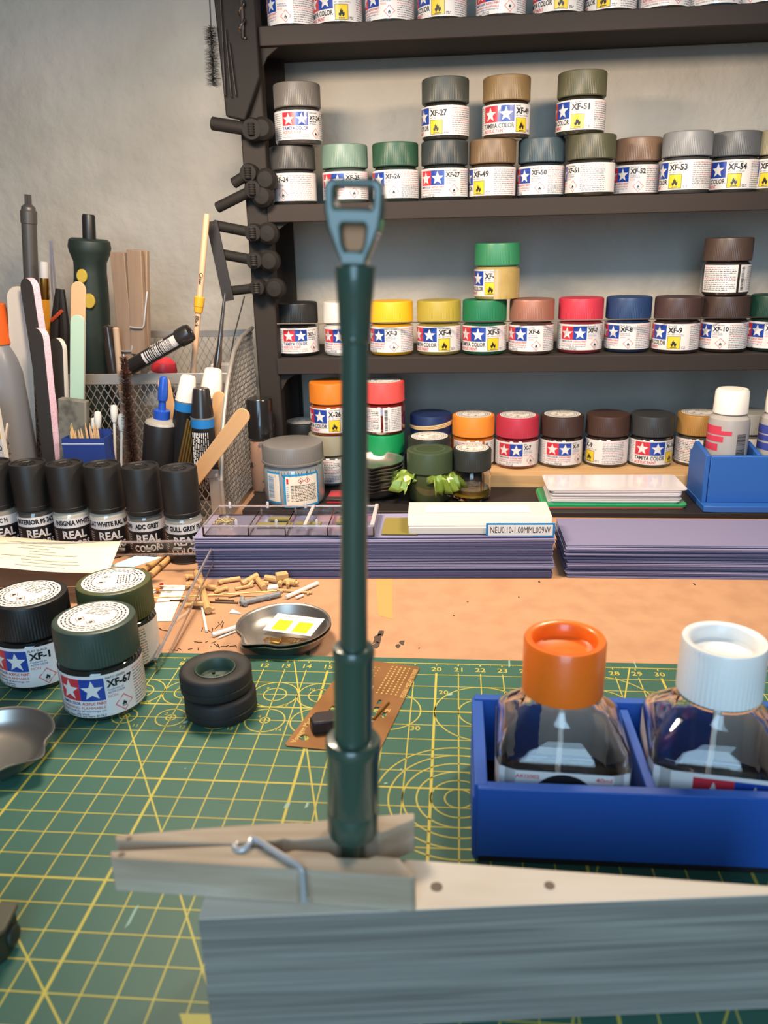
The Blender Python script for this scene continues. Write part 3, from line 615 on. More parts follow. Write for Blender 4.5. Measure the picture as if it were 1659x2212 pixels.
# things in the upper dish
DZ = -.06
p = Vector((12.75, 3.95)); M = TR((p.x, p.y, DZ+.45), rx=10, ry=-4, rz=-20)
t = thing('decal_scrap', 'white decal scrap with two yellow squares lying in the steel dish', 'decal sheet', M=M)
mb = MB(); mb.box((-1.45, -.75, 0), (1.35, .75, .02)); mb.build('decal_paper', pm('decal_white', '#ece8dd', .5), t)
mb = MB(); mb.box((-1.05, -.6, .02), (-.2, .25, .026)); mb.box((.15, -.6, .02), (1.0, .25, .026)); mb.build('yellow_square', pm('decal_yellow', '#e6e312', .5), t)
mb = MB(); V, F = text2d('(Product is Italy) M34 Rid', .11, 0, 1.9, 'c'); mb.add([(-u, .6-v, .023) for u, v in V], F); V, F = text2d('30  31', .1, 0); mb.add([(.7-u, .36-v, .023) for u, v in V], F); mb.build('decal_lettering', LM[BLK], t)
brass = pm('brass', '#b98a45', .32, 1.0); brownbrass = pm('etched_brass', '#9c6f45', .42, .5, noise=(60, '#8b6039', .4, .7))
mb = MB(); x0 = 12.35
for i in range(9): mb.box((-.7+.17*i, -.3, 0), (-.66+.17*i, .3, .04))
for i in range(5): mb.box((-.72, -.3+.14*i, 0), (.7, -.27+.14*i, .04))
tag(mb.build('brass_grille', brass, None, (12.85, 2.95, .0), -8), 'tiny brass grille in the steel dish beside the decal scrap', 'model part')
tag(MB().tube([(0, 0, 0), (.15, .2, .02), (.35, .18, .02), (.36, 0, 0)], .045, 6).build('brass_hook', brass, None, (11.35, 3.0, .0)), 'tiny bent brass hook lying in the steel dish', 'model part')
tag(MB().prism([(-.25, -.2), (.25, -.25), (.3, .2), (-.2, .25)], 0, .1).build('brass_plate', brass, None, (11.95, 2.9, -.03), bev=.03), 'small curled brass plate lying in the steel dish', 'model part')
# model wheels
rubber = pm('tyre_rubber', '#232120', .62, bump=(300, .15, .02)); rimg = pm('rim_green', '#33473c', .5)
def wheel(x, y, z, rz, label):
    t = thing('model_wheel', label, 'model wheel', (x, y, z), rz, 'pair of stacked model wheels')
    R = 1.5
    MB().lathe([(.84, .1), (.95, .04), (1.3, 0), (R-.06, .03), (R, .1), (R, .38), (R-.03, .4), (R-.03, .46), (R, .48), (R, .86), (R-.06, .95), (1.3, 1.0), (.98, .96), (.86, .9), (.84, .5), (.84, .1)], 72, caps=False, rfun=lambda i, j: 1-(.012 if (4 <= j <= 9 and i % 2) else 0)).build('tyre', rubber, t, ang=50)
    r = MB().lathe([(.85, .93), (.8, .95), (.76, .9), (.7, .5), (.62, .42), (.35, .38), (.3, .42), (0.0001, .42), (0.0001, .1), (.85, .1)], 40, caps=False).build('wheel_rim', rimg, t)
    for k in range(6): MB().lathe([(0.0001, .4), (.06, .4), (.05, .44), (0.0001, .45)], 10, caps=False).build('wheel_nut', rimg, r, (.2*math.cos(k*PI/3), .2*math.sin(k*PI/3), .02))
    for k in range(5): MB().lathe([(0.0001, .41), (.075, .41), (.075, .47), (0.0001, .47)], 12, caps=False).build('vent_disc', pm('vent_shade', '#161a17', .7), r, (.5*math.cos(k*2*PI/5+.3), .5*math.sin(k*2*PI/5+.3), 0))  # solid dark discs, shade of the vent openings put into their colour
wheel(10.83, -3.15, 1.0, 30, 'upper model truck wheel with green rim stacked on another'); wheel(10.98, -3.28, 0.0, 5, 'lower model truck wheel lying flat on the mat under another')
# etched brass fret
BL, BR, TRc, TL = Vector((14.16, -5.76)), Vector((17.9, -6.15)), Vector((19.25, .62)), Vector((15.95, 1.3))
def bil(u, v): return (BL*(1-u)*(1-v)+BR*u*(1-v)+TRc*u*v+TL*(1-u)*v)
t = thing('brass_fret', 'etched brass fret with slots and lettering lying on the mat', 'etched fret', (16.8, -2.5, .015))
O = (-16.8, 2.5, 0)
def q2(u0, u1, v0, v1): return [tuple(bil(u, v)) for u, v in ((u0, v0), (u1, v0), (u1, v1), (u0, v1))]
cor = [tuple(bil(u, v)) for u, v in ((.03, 0), (.97, 0), (1, .02), (1, .98), (.97, 1), (.03, 1), (0, .98), (0, .02))]
holes = [q2(*a) for a in ((.2, .28, .46, .56), (.32, .4, .44, .5), (.2, .27, .33, .43), (.32, .37, .34, .42), (.42, .46, .52, .57), (.83, .88, .36, .42), (.7, .76, .37, .47), (.62, .66, .36, .4), (.7, .74, .5, .55))]
c0 = bil(.15, .09); holes.append(circle(c0.x, c0.y, .2))
plate(MB(), cor, holes, 0, .03).build('etched_plate', brownbrass, t, O)
mb = MB()
for i in range(5):
    for j in range(12): a = q2(.62+.06*i, .64+.06*i, .62+.03*j, .635+.03*j); mb.add([(x, y, .033) for x, y in a], [(0, 1, 2, 3)])
for i in range(4):
    for j in range(10): a = q2(.28+.06*i, .295+.06*i, .6+.035*j, .61+.035*j); mb.add([(x, y, .033) for x, y in a], [(0, 1, 2, 3)])
def fret_text(s, u, v0, v1, h, off=0):
    V, F = text2d(s, h, .02); w = max(x for x, y in V); A, B = bil(u, v0), bil(u, v1); d = (B-A).normalized(); n = Vector((-d.y, d.x)); sc = (B-A).length/w
    mb.add([(*(A+d*x*sc+n*y), .036) for x, y in V], F)
fret_text('Voyager Model', .1, .03, .3, .22); fret_text('PE35081 ME5247 INTINER', .99, .6, .96, .2); fret_text('79 11', .3, .2, .3, .16); fret_text('6  5', .55, .55, .7, .14); fret_text('18 19', .45, .05, .15, .16); fret_text('2', .9, .42, .46, .2); fret_text('4  3', .78, .3, .36, .18)
mb.build('etched_lettering', pm('bright_brass', '#e2bd74', .35, .4), t, O)
mb = MB(); a = bil(.77, .33); b2 = bil(.84, .52); mb.tube([(a.x, a.y, .06), (b2.x, b2.y, .06)], .06, 6); mb.build('etched_rod', brass, t, O)
tag(MB().prism([(-.55, -.35), (.45, -.45), (.6, .1), (.4, .4), (-.3, .45), (-.6, .1)], 0, .55).build('resin_block', pm('dark_resin', '#2b2426', .45, noise=(80, '#4d464a', .55, .8)), None, (15.6, -4.5, .05), 20, bev=.08), 'dark faceted resin part lying on the brass fret', 'model part')
tag(MB().tube([(0, 0, 0), (.1, .5, .15), (.2, 1.1, .25)], [.2, .24, .15], 10).build('beige_part', pm('beige_resin', '#c08f6a', .5), None, (16.15, -3.9, .28)), 'beige resin stub behind the barrel on the brass fret', 'model part')
# dark part at the mat edge
t = thing('hull_part', 'dark green faceted model part cut off at the mat edge', 'model part', (7.85, -15.75, 0))
hm = pm('hull_green', '#2b3128', .5)
MB().prism([(-1.2, -.5), (.45, -.62), (.62, -.3), (.55, .55), (-1.2, .5)], 0.01, .95).build('hull_body', hm, t, bev=.06)
MB().prism([(-1.2, -.6), (.5, -.72), (.72, -.3), (.62, .62), (-1.2, .6)], .95, 1.12).build('deck_plate', pm('hull_top', '#54503f', .5), t, bev=.05)
MB().lathe([(0.0001, -.1), (.28, -.1), (.28, .08), (.2, .12), (0.0001, .12)], 20, M=TR((.62, .1, .45), ry=90)).build('boss', hm, t)
# ---------------------------------------------------------------- envelopes
envm = [pm('envelope_%d' % i, c, .75, bump=(200, .15, .02)) for i, c in enumerate(('#7c7896', '#757190', '#85819e', '#6f6b8a'))]
rng = random.Random(11)
def envelope(x, y, z, w, d, rz, h, k, label, group):
    t = thing('folded_sheet', label, 'folded sheet', (x, y, z), rz, group)
    n = 6; prof = [(0, h/2)]+[(h*.45-h*.45*math.cos(a), h/2+h/2*math.sin(a)) for a in [PI/2*i/n for i in range(1, n+1)]]
    a = [(y_, z_) for y_, z_ in prof]+[(d, h), (d, h*.52)]+[(h*.8, h*.52)]
    b = [(y_, h-z_) for y_, z_ in prof][::-1]
    ZY = Matrix(((0, 0, 1, 0), (1, 0, 0, 0), (0, 1, 0, 0), (0, 0, 0, 1)))
    MB().prism([(h*.5, h*.53), (h*.2, h*.6), (0+.02, h*.78), (h*.25, h), (d, h), (d, h*.53)], -w/2, w/2, M=ZY).build('front_sheet', envm[k % 4], t)
    MB().prism([(0, h*.25), (h*.2, 0), (d, 0), (d, h*.5), (h*.6, h*.5), (h*.2, h*.47)], -w/2+.05, w/2-.04, M=ZY).build('back_sheet', envm[(k+1) % 4], t)
    return t
def stack(n, x, y, rz, w, hs, z, what, group, gap=.035, dep=4.2):
    for k in range(n):
        h = hs*rng.choice((.85, 1, 1, 1.2)) if k else hs
        lab = ('topmost lavender folded sheet of '+what) if k == n-1 else ('bottom lavender folded sheet of '+what) if k == 0 else ('lavender folded sheet, '+ORD[k-1]+' from bottom of '+what)
        envelope(x+rng.uniform(-.12, .12), y+rng.uniform(-.1, .12)+(k % 5 == 3)*.12, z, w, dep, rz+rng.uniform(-.35, .35), h, rng.randrange(4), lab, group); z += h+.006+gap
    return z
ZE = stack(17, 16.0, 11.5, 2.3, 21.1, .113, -.29, 'the pile under the drill case', 'lavender folded sheets under the drill case')
ZE2 = stack(13, 37.9, 12.15, .6, 21.3, .118, -.29, 'the pile beside that under the drill case', 'lavender folded sheets at the end of the bench', dep=4.7)
# ---------------------------------------------------------------- clear compartment case on the envelopes
thin = pm('clear_plastic', '#ffffff', .04, trans=1.0, ior=1.3, spec=.6)
t = thing('compartment_case', 'clear plastic compartment case with tiny brass bits on the folded sheets', 'plastic case', (11, 13.4, ZE+.01), 1.2)
MB().box((-5.1, -1.95, 0), (5.1, 1.9, .06)).build('case_floor', thin, t)
for a, b in (((-5.1, -1.95, .06), (5.1, -1.87, .6)), ((-5.1, 1.82, .06), (5.1, 1.9, .6)), ((-5.1, -1.87, .06), (-5.0, 1.82, .6)), ((5.0, -1.87, .06), (5.1, 1.82, .6))): MB().box(a, b).build('case_wall', thin, t)
rimm = pm('plastic_rim', '#efe9ee', .06, trans=.85, ior=1.4)
MB().tube([(-5.05, -1.91, .62), (5.05, -1.91, .62), (5.05, 1.86, .62), (-5.05, 1.86, .62), (-5.05, -1.91, .62)], .07, 8).build('case_rim', rimm, t)
for x in (-2.4, -.2, 2.3): MB().box((x, -1.87, .06), (x+.07, 1.82, .5)).build('divider', thin, t)
MB().box((.9, -1.8, .6), (1.1, 1.85, .72)).build('lid_rib', pm('frosted_plastic', '#dcd6da', .3, trans=.5), t, bev=.03)
MB().box((4.85, -1.95, .6), (5.1, 1.9, .78)).build('lid_rib', MATS['frosted_plastic'], t, bev=.05)
for k in range(7): MB().lathe([(0.0001, 0), (.09, 0), (.09, .34), (.05, .4), (0.0001, .4)], 12, caps=False).build('hinge_knob', MATS['frosted_plastic'], t, (-4.3+1.2*k, -1.7 if k % 2 else 1.65, .58))
mb = MB(); rng = random.Random(3)
for k in range(40): mb.box((-.12, -.04, -.02), (.12, .04, .02), 0, TR((-4.3+rng.uniform(-.6, .6), .2+rng.uniform(-.5, .5), .12+rng.uniform(0, .15)), rng.uniform(-30, 30), rng.uniform(-30, 30), rng.uniform(0, 180)))
o = mb.build('brass_bits', pm('bits', '#c9b37a', .35, .6), t); o['kind'] = 'stuff'
for k, (x, y, w) in enumerate(((-2.2, -.6, 2.2), (-1.6, .5, 1.3), (.2, -.4, 1.5), (2.6, 0, 1.6), (2.8, .9, 1.4))): MB().box((x, y, .08), (x+w, y+.55, .2)).build('etched_strip', pm('strip_olive', '#8c8250', .4, .4), t)
o = MB().box((16.5, 11.9, 0), (18.6, 14.8, .05)).build('olive_film', pm('olive_film', '#7c7334', .3), None, (0, 0, ZE+.005)); tag(o, 'olive plastic film lying between the clear case and drill case', 'plastic film')
# ---------------------------------------------------------------- frosted drill case
t = thing('drill_case', 'frosted plastic drill case with blue-bordered white label', 'drill case', (22.3, 12.1, ZE+.01), 1.6)
fro = pm('frosted_white', '#e2dcd3', .35, trans=.3, sss=.1)
ZY = Matrix(((0, 0, 1, 0), (1, 0, 0, 0), (0, 1, 0, 0), (0, 0, 0, 1)))
MB().prism([(-.05, 0), (3.2, 0), (3.2, .45), (0, .45)], -4.2, 4.2, M=ZY).build('case_body', fro, t, bev=.06)
MB().prism([(.05, .46), (3.1, .46), (2.9, 1.05), (.35, 1.0)], -4.25, 4.15, M=ZY).build('case_lid', fro, t, bev=.06)
MB().box((-3.2, .9, 1.02), (3.0, 2.3, 1.06)).build('lid_panel', pm('frost_panel', '#d6d3cb', .4), t, bev=.03)
tg = MB().box((.3, -.14, -.12), (4.25, -.08, .72)).build('label_card', pm('card_blue', '#1682bd', .4), t)
MB().box((.42, -.15, -.02), (4.13, -.135, .62)).build('label_face', pm('card_white', '#eee9e0', .4), tg)
V, F = text2d('NEU0.10-1.00MML009W', .38, 0, 3.45); mb = MB(); mb.add([(.55+u, -.156, .13+v) for u, v in V], F); mb.build('label_lettering', LM[BLK], tg)
# ---------------------------------------------------------------- clear lid with papers beside the jars
A = Vector((7.15, -.3, -.26)); B = Vector((4.75, 12.2, .75)); C = Vector((-13.5, 13.6, .75)); 
xa = (C-B).normalized(); ya = (B-A).normalized(); za = xa.cross(ya).normalized()
if za.z < 0: za = -za
Mx = Matrix((-xa, ya, za)).transposed().to_4x4(); Mx.translation = A
t = thing('clear_lid', 'large clear plastic lid propped on the bench under papers and sprue', 'plastic lid', M=Mx)
Ld = (B-A).length; Lw = 18.0
for a, b in (((-.12, 0, 0), (0, Ld, .95)), ((-Lw, Ld-.1, 0), (0, Ld, .95)), ((-Lw, 8.2, 0), (-.12, 8.3, .35))): MB().box(a, b).build('lid_wall', thin, t, bev=.03)
MB().tube([(-.06, 0, .95), (-.06, Ld-.05, .95), (-Lw, Ld-.05, .95)], .09, 8).build('lid_rim', rimm, t)
MB().tube([(-.06, 0, .1), (-.06, Ld-.05, .1), (-Lw, Ld-.05, .1)], .08, 8).build('lid_rim', rimm, t)
for k in range(9): MB().box((-.9-1.75*k, Ld-.35, .45), (-.35-1.75*k, Ld-.1, .62)).build('lid_clip', pm('clip_grey', '#8f8a86', .15, trans=.5), t, bev=.05)
t = thing('paper_sheet', 'cream instruction sheet with faint print lying over the clear lid', 'paper', (-2.5, 10, 1.5))
mb = MB(); n = 14; vs = []
pa, pb_, pc, pd = [Vector(v)-Vector((-2.5, 10, 1.5)) for v in ((-9.5, 13.0, 1.6), (.73, 11.65, 1.75), (1.75, 7.3, 1.62), (-7.6, 8.3, 1.5))]
def sheet_pt(u, v): p = (pa*(1-u)+pb_*u)*v+(pd*(1-u)+pc*u)*(1-v); p.z += .06*math.sin(u*7)+.45*max(0, u-.8)*max(0, v-.3); return p
for i in range(n+1):
    for j in range(5): vs.append(sheet_pt(i/n, j/4))
mb.add(vs, [(5*i+j, 5*i+5+j, 5*i+6+j, 5*i+1+j) for i in range(n) for j in range(4)]); o = mb.build('sheet', pm('cream_paper', '#e8e0c8', .7), t, ang=60); sm = o.modifiers.new('t', 'SOLIDIFY'); sm.thickness = .0002
mb = MB(); rng = random.Random(5)
for k in range(9):
    u0 = rng.uniform(.25, .45); u1 = u0+rng.uniform(.15, .4); v = .12+.09*k
    for i in range(6): a, b = u0+(u1-u0)*i/6, u0+(u1-u0)*(i+1)/6; mb.add([sheet_pt(a, v)+Vector((0, 0, .03)), sheet_pt(b, v)+Vector((0, 0, .03)), sheet_pt(b, v+.025)+Vector((0, 0, .03)), sheet_pt(a, v+.025)+Vector((0, 0, .03))], [(0, 1, 2, 3)])
mb.build('faint_print', pm('faint', '#cfc7b2', .7), t)
o = MB().prism([(-.9, -.9), (.6, -.7), (1.5, 1.0), (-.2, .9)], 0, .02).build('blue_slip', pm('pale_blue', '#a9d0d6', .6), None, (1.9, 10.0, 1.2), -10); tag(o, 'pale blue slip peeking out under the cream sheet', 'paper')
tag(MB().prism([(-1.2, -.7), (1.3, -.8), (1.2, .7), (-1.0, .8)], 0, .03).build('white_card', pm('white_card', '#ece7dc', .6), None, (2.3, 9.0, -.28), -15), 'white card lying inside the clear lid beside the olive jar', 'card')
tag(MB().prism([(-.7, -2.2), (.6, -2.4), (.9, 2.2), (-.4, 2.3)], 0, .03).build('white_strip', MATS['white_card'], None, (4.7, 7.6, -.28), 12), 'long white card strip lying inside the clear lid', 'card')
for (px, py), c, w in (((349, 1264), '#a01212', 'red'), ((341, 1274), '#c86a10', 'amber')):
    p = atz(px, py, -.1); t = thing('led_lamp', 'tiny '+w+' bulb with wire legs beside the clear lid', 'led', (p.x, p.y, -.1))
    MB().lathe([(0.0001, -.13), (.1, -.1), (.13, 0), (.1, .1), (0.0001, .13)], 16, caps=False).build('bulb', pm('led_'+w, c, .1, coat=1), t)
    for s in (-1, 1): MB().tube([(.1, .04*s, 0), (.5, .06*s, -.1), (.8, .1*s, -.12)], .025, 5).build('wire_leg', steel, t)
# ---------------------------------------------------------------- sprue and offcuts
bei = pm('beige_sprue', '#c59c68', .5); gryp = pm('grey_styrene', '#7f8284', .45); whs = pm('white_styrene', '#e8e2d6', .45)
def P(cx, cy, z): return atz(330+cx/4.046, 1200+cy/4.046, z)
def rod(name, label, cat, a, b, r, mt, stubs=(), group=None, z=-.28, n=10, mid=None, lift=(0, 0)):
    pa = P(*a, z+r+lift[0]); pb = P(*b, z+r+lift[1]); pts = [pa]+([P(*mid, z+r)] if mid else [])+[pb]
    t = thing(name, label, cat, pa, 0, group); base = Vector(pa)
    MB().tube([p-base for p in pts], r, n).build('runner', mt, t)
    for f, dx, dy, dz, rr_ in stubs:
        c = pa.lerp(pb, f)-base; MB().tube([c, c+Vector((dx, dy, dz))*.6, c+Vector((dx, dy, dz))], [rr_*1.1, rr_, rr_*.8], 8).build('gate_stub', mt, t)
    return t
G = 'beige sprue offcuts on the bench'
rod('sprue', 'long beige sprue runner lying across the white rod', 'sprue', (385, 150), (485, 480), .21, bei, ((.85, -.9, .1, 0, .14), (.97, .35, .1, 0, .12)), G, lift=(.15, .05))
rod('sprue', 'short beige sprue stub next to the clear lid rim', 'sprue', (290, 182), (395, 190), .15, bei, ((.2, 0, -.35, 0, .1),), G)
rod('sprue', 'beige sprue runner with a forked end below the folded sheet pile', 'sprue', (300, 250), (560, 285), .16, bei, ((.05, 0, -.4, 0, .12), (.95, .3, -.3, 0, .11)), G)
rod('sprue', 'beige forked sprue scrap in front of the folded sheet pile', 'sprue', (550, 318), (650, 280), .11, bei, ((.3, -.2, -.25, 0, .1), (.9, .15, -.2, 0, .08)), G)
rod('sprue', 'beige sprue scrap shaped like a bone against the folded sheets', 'sprue', (600, 225), (765, 200), .14, bei, ((.05, -.15, -.3, 0, .14), (.15, -.25, .1, 0, .1)), G)
rod('sprue', 'thick beige sprue elbow leaning on another runner', 'sprue', (780, 248), (915, 172), .18, bei, ((.6, -.1, -.4, 0, .12),), G, lift=(0, .2))
rod('sprue', 'beige sprue runner pointing away from the dish', 'sprue', (905, 195), (975, 285), .18, bei, ((.5, .5, 0, 0, .12),), G)
t = rod('sprue', 'large beige sprue runner carrying a square tab', 'sprue', (985, 195), (1250, 238), .2, bei, ((.5, .1, -.7, 0, .16), (.75, .1, -.6, 0, .12), (.98, .2, -.1, 0, .12)), G)
MB().box((-.35, -.25, 0), (.35, .25, .35)).build('square_tab', bei, t, P(1130, 200, .05)-P(985, 195, -.08), 25, bev=.04)
rod('sprue', 'beige wedge-shaped scrap between the sprue runners', 'sprue', (720, 292), (870, 262), .1, bei, ((.8, .2, .3, .2, .12),), G)
rod('sprue', 'beige sprue twig with small side shoots near the pencil notes', 'sprue', (240, 435), (450, 428), .1, bei, ((.15, .1, -.3, 0, .07), (.5, .05, -.3, 0, .08), (.7, 0, .3, 0, .07)), G)
rod('sprue', 'thin beige sprue twig behind the steel dish', 'sprue', (1090, 300), (1390, 325), .08, bei, ((.1, .1, -.3, 0, .09), (.9, 0, -.3, 0, .06)), G)
t = rod('axle_part', 'grey plastic axle part with lugs behind the steel dish', 'model part', (770, 415), (1105, 338), .16, gryp, ((.02, 0, .3, .2, .15), (.1, .1, -.3, 0, .15), (.75, 0, -.25, 0, .12), (.95, .1, .25, 0, .16)))
GW = 'white styrene rods on the bench'
rod('styrene_rod', 'thin white styrene rod under the long sprue runner', 'plastic rod', (400, 285), (472, 662), .07, whs, (), GW)
rod('styrene_rod', 'thick white styrene rod lying by the lip of the steel dish', 'plastic rod', (520, 695), (735, 625), .12, whs, (), GW)
rod('styrene_rod', 'long white styrene tube behind the steel dish', 'plastic rod', (1165, 365), (1440, 240), .12, whs, (), GW)
rod('styrene_rod', 'flat white styrene offcut beside the thick rod', 'plastic rod', (570, 722), (722, 662), .05, whs, (), GW)
rod('styrene_rod', 'short white styrene offcut tucked behind the steel dish', 'plastic rod', (1250, 372), (1315, 345), .08, whs, (), GW)
dkw = pm('dark_wire', '#5f4630', .45, .3)
rod('brass_wire', 'long brass wire running across the sprue heap', 'wire', (0, 368), (1085, 308), .04, brass, (), None, mid=(420, 352), lift=(.35, .3))
rod('wire_offcut', 'dark wire offcut running towards the grey axle part', 'wire', (150, 392), (745, 412), .05, dkw, ())
rod('wire_offcut', 'short brown wire offcut with a bent tip beneath the brass wire', 'wire', (545, 384), (712, 394), .045, dkw, ((.15, 0, .12, .05, .04),))
rod('wire_offcut', 'tiny brown splinter pointing at the grey axle part', 'wire', (660, 366), (765, 346), .035, dkw, ())
tag(MB().prism([(-.25, -.2), (.45, -.25), (-.2, .3)], 0, .03).build('paper_scrap', MATS['white_card'], None, P(715, 492, -.28)), 'small white triangular scrap near the steel dish', 'paper')
tag(MB().prism([(-.35, -.3), (.3, -.2), (.4, .3), (-.2, .25)], 0, .12).build('white_chip', whs, None, P(1050, 285, -.28), 20), 'white plastic chip among the beige sprue', 'plastic chip')
def Q(cx, cy, z): return atz(200+cx/4.608, 960+cy/4.608, z)
for a, b, c, lab in (((505, 1255), (700, 1105), None, 'straight beige sprue runner inside the clear lid'), ((575, 1300), (800, 1100), (1010, 1095), 'bent beige sprue runner inside the clear lid')):
    pts = [Q(*a, -.08), Q(*b, -.08)]+([Q(*c, .1)] if c else []); b0 = pts[0]
    o = MB().tube([p-b0 for p in pts], .19, 10).build('sprue', bei, None, b0); tag(o, lab, 'sprue', 'beige sprue offcuts inside the clear lid')
# ================================================================ things on the base board
BZ = .12
# large grey-lidded jar with crackle medium
t = thing('medium_jar', 'large grey-lidded jar of pale crackle medium with blue-bordered label', 'jar', (8.7, 25.4, BZ), math.degrees(math.atan2(CAMP.y-25.4, CAMP.x-8.7))+90)
MB().lathe([(0.0001, 0), (1.9, 0), (2.15, .1), (2.26, .4), (2.28, 2.5), (2.2, 2.85), (2.0, 3.08), (1.9, 3.3), (0.0001, 3.3)], 56).build('jar_body', pm('crackle_pale', '#8d9294', .12, coat=.8), t)
MB().lathe([(2.15, 3.1), (2.34, 3.16), (2.34, 3.28), (2.28, 3.3), (2.28, 4.35), (2.2, 4.5), (2.0, 4.56), (0.0001, 4.6)], 160, rfun=lambda i, j: 1-(.012 if (i % 2 and j in (3, 4)) else 0)).build('screw_lid', pm('lid_grey', '#6c6a68', .38), t)
W = Wrap(2.3); rng = random.Random(2)
W.rect(-.85, 1.95, .1, 2.62, 1, 0); W.rect(-.68, 1.8, .26, 2.46, 0, .006); W.rect(-2.35, -1.1, .35, 2.75, 1, 0); W.rect(-2.3, -1.15, .5, 2.6, 0, .006)
W.bars(-2.2, -1.65, .75, 2.4, 1, rng, False); W.rect(-.6, -.45, 1.9, 2.3, 3, .01)
for u in (.45, .95):
    W.diamond(u, 2.1, .24, 3, .04, .012)
W.flame(.45, 2.0, .2, 2, .012); W.rect(.93, .98, 2.05, 2.22, 2, .012); W.rect(.93, .98, 1.98, 2.02, 2, .012)
for k in range(11): W.dashes(-.3, 1.65, 1.72-k*.115, .055, 2, rng, .012)
for k in range(8): W.dashes(-.62, -.45, 1.6-k*.14, .05, 1, rng, .012)
W.mb.build('paper_label', [pm('label_cream', '#dcd5c8', .4), pm('label_cyan', '#1c86bd', .4), LM[BLK], LM[RED]], t)
for k in range(14):
    u = -1.7+.26*k+rng.uniform(-.06, .06); z = 3.0; pts = []
    for i in range(6): pts.append(Wrap(2.28-(.26*max(0, (z-2.5)/.5)**2)).pt(u, z, .012)); u += rng.uniform(-.1, .1); z -= rng.uniform(.08, .16)
    MB().tube(pts, .022, 4).build('crack', pm('crack_ink', '#2d2b2a', .6), t)
# brown bottle with tall black cap
t = thing('cosmetic_bottle', 'narrow brown-stained bottle with tall black cap beside the wire organizer', 'bottle', (5.72, 28.2, BZ))
MB().lathe([(0.0001, 0), (.95, 0), (1.02, .1), (1.02, 3.6), (.95, 3.95), (.6, 4.15), (.6, 4.3), (0.0001, 4.3)], 36).build('bottle_body', pm('tan_smear', '#9c7a66', .3, coat=.4, noise=(90, '#3a2f2a', .55, .62)), t)
MB().lathe([(.98, 4.2), (1.03, 4.25), (1.0, 7.15), (.93, 7.27), (0.0001, 7.3)], 36).build('tall_cap', pm('gloss_black', '#1b1a1a', .22, coat=.5), t)
p, q_ = Vector((6.25, 29.75, .13)), Vector((5.95, 29.6, 6.9))
tag(MB().box((-.13, -.08, 0), (.13, .08, (q_-p).length), 0, frame((0, 0, 0), q_-p, (0, -1, 0))).build('match_stick', pm('matchwood', '#c9a87e', .6), None, p), 'thin pale wooden strip leaning against the rack upright', 'wooden strip')
# red booklet
t = thing('red_tin', 'flat red tin with black front edge in front of the jars', 'tin', (12.2, 24.4, BZ))
MB().box((-1.0, 0, 0), (1.2, 2.4, .32)).build('tin_body', pm('red_paint', '#b02a33', .35), t, bev=.05); MB().box((-1.02, -.03, .2), (1.22, .7, .36)).build('black_band', pm('band_black', '#2a2422', .4), t, bev=.03)
# olive jar wrapped with foil
t = thing('foil_jar', 'olive capped jar sealed with crumpled green foil', 'paint jar', (18.9, 25.9, BZ))
MB().lathe([(0.0001, 0), (1.4, 0), (1.6, .12), (1.68, .35), (1.68, 1.9), (1.55, 2.15), (1.45, 2.3), (0.0001, 2.3)], 44).build('jar_body', pm('olive_glass', '#3a4228', .12, coat=.9), t)
l = lid_mesh(1.7, 2.22, 3.85, 80).build('screw_lid', pm('olive_cap', '#3b4a33', .45), t)
MB().lathe([(1.0, 3.853), (1.1, 3.87), (1.2, 3.853)], 48, caps=False).build('moulded_ring', pm('olive_cap2', '#48553f', .4), l)
rng = random.Random(21); foil = pm('green_foil', '#78903a', .4, .25, coat=.3)
def crumple(nm, a0, a1, rin, rout, z, par, n=16, m_=5):
    vs = []; fs = []
    for i in range(n+1):
        a = R_(a0+(a1-a0)*i/n); ro = rout*rng.uniform(.75, 1.12)
        for j in range(m_+1):
            r = rin+(ro-rin)*j/m_; vs.append((r*math.cos(a), r*math.sin(a), z-(.16*j*j/m_)+rng.uniform(-.22, .22)*min(1, j)))
    for i in range(n):
        for j in range(m_): fs.append((i*(m_+1)+j, (i+1)*(m_+1)+j, (i+1)*(m_+1)+j+1, i*(m_+1)+j+1))
    o = MB().add(vs, fs).build(nm, foil, par, ang=15); s = o.modifiers.new('t', 'SOLIDIFY'); s.thickness = .0001; return o
crumple('foil_flap', -175, 175, 1.5, 1.85, 2.15, t, 30, 3)
crumple('foil_flap', 165, 235, 1.6, 3.5, 2.2, t, 12, 7); crumple('foil_flap', -80, -15, 1.6, 2.75, 2.05, t, 14, 6)
# clear jar with a little yellow liquid
t = thing('thinner_jar', 'clear jar holding a little yellow liquid under a blackish cap', 'jar', (22.05, 26.2, BZ))
MB().lathe([(0.0001, 0), (1.25, 0), (1.4, .12), (1.43, .35), (1.43, 1.9), (1.3, 2.15), (1.2, 2.3), (1.12, 2.3), (1.22, 2.12), (1.33, 1.88), (1.33, .3), (1.2, .18), (0.0001, .2)], 44, caps=False).build('glass_wall', clear, t)
MB().lathe([(0.0001, .21), (1.2, .19), (1.325, .31), (1.325, .85), (0.0001, .85)], 40, caps=False).build('liquid', pm('yellow_liquid', '#b9a02a', .03, trans=.85, ior=1.36), t)
l = lid_mesh(1.43, 2.28, 3.85, 70).build('screw_lid', pm('cap_ink', '#2b2f2d', .42), t); sticker(l, 1.22, 3.852)
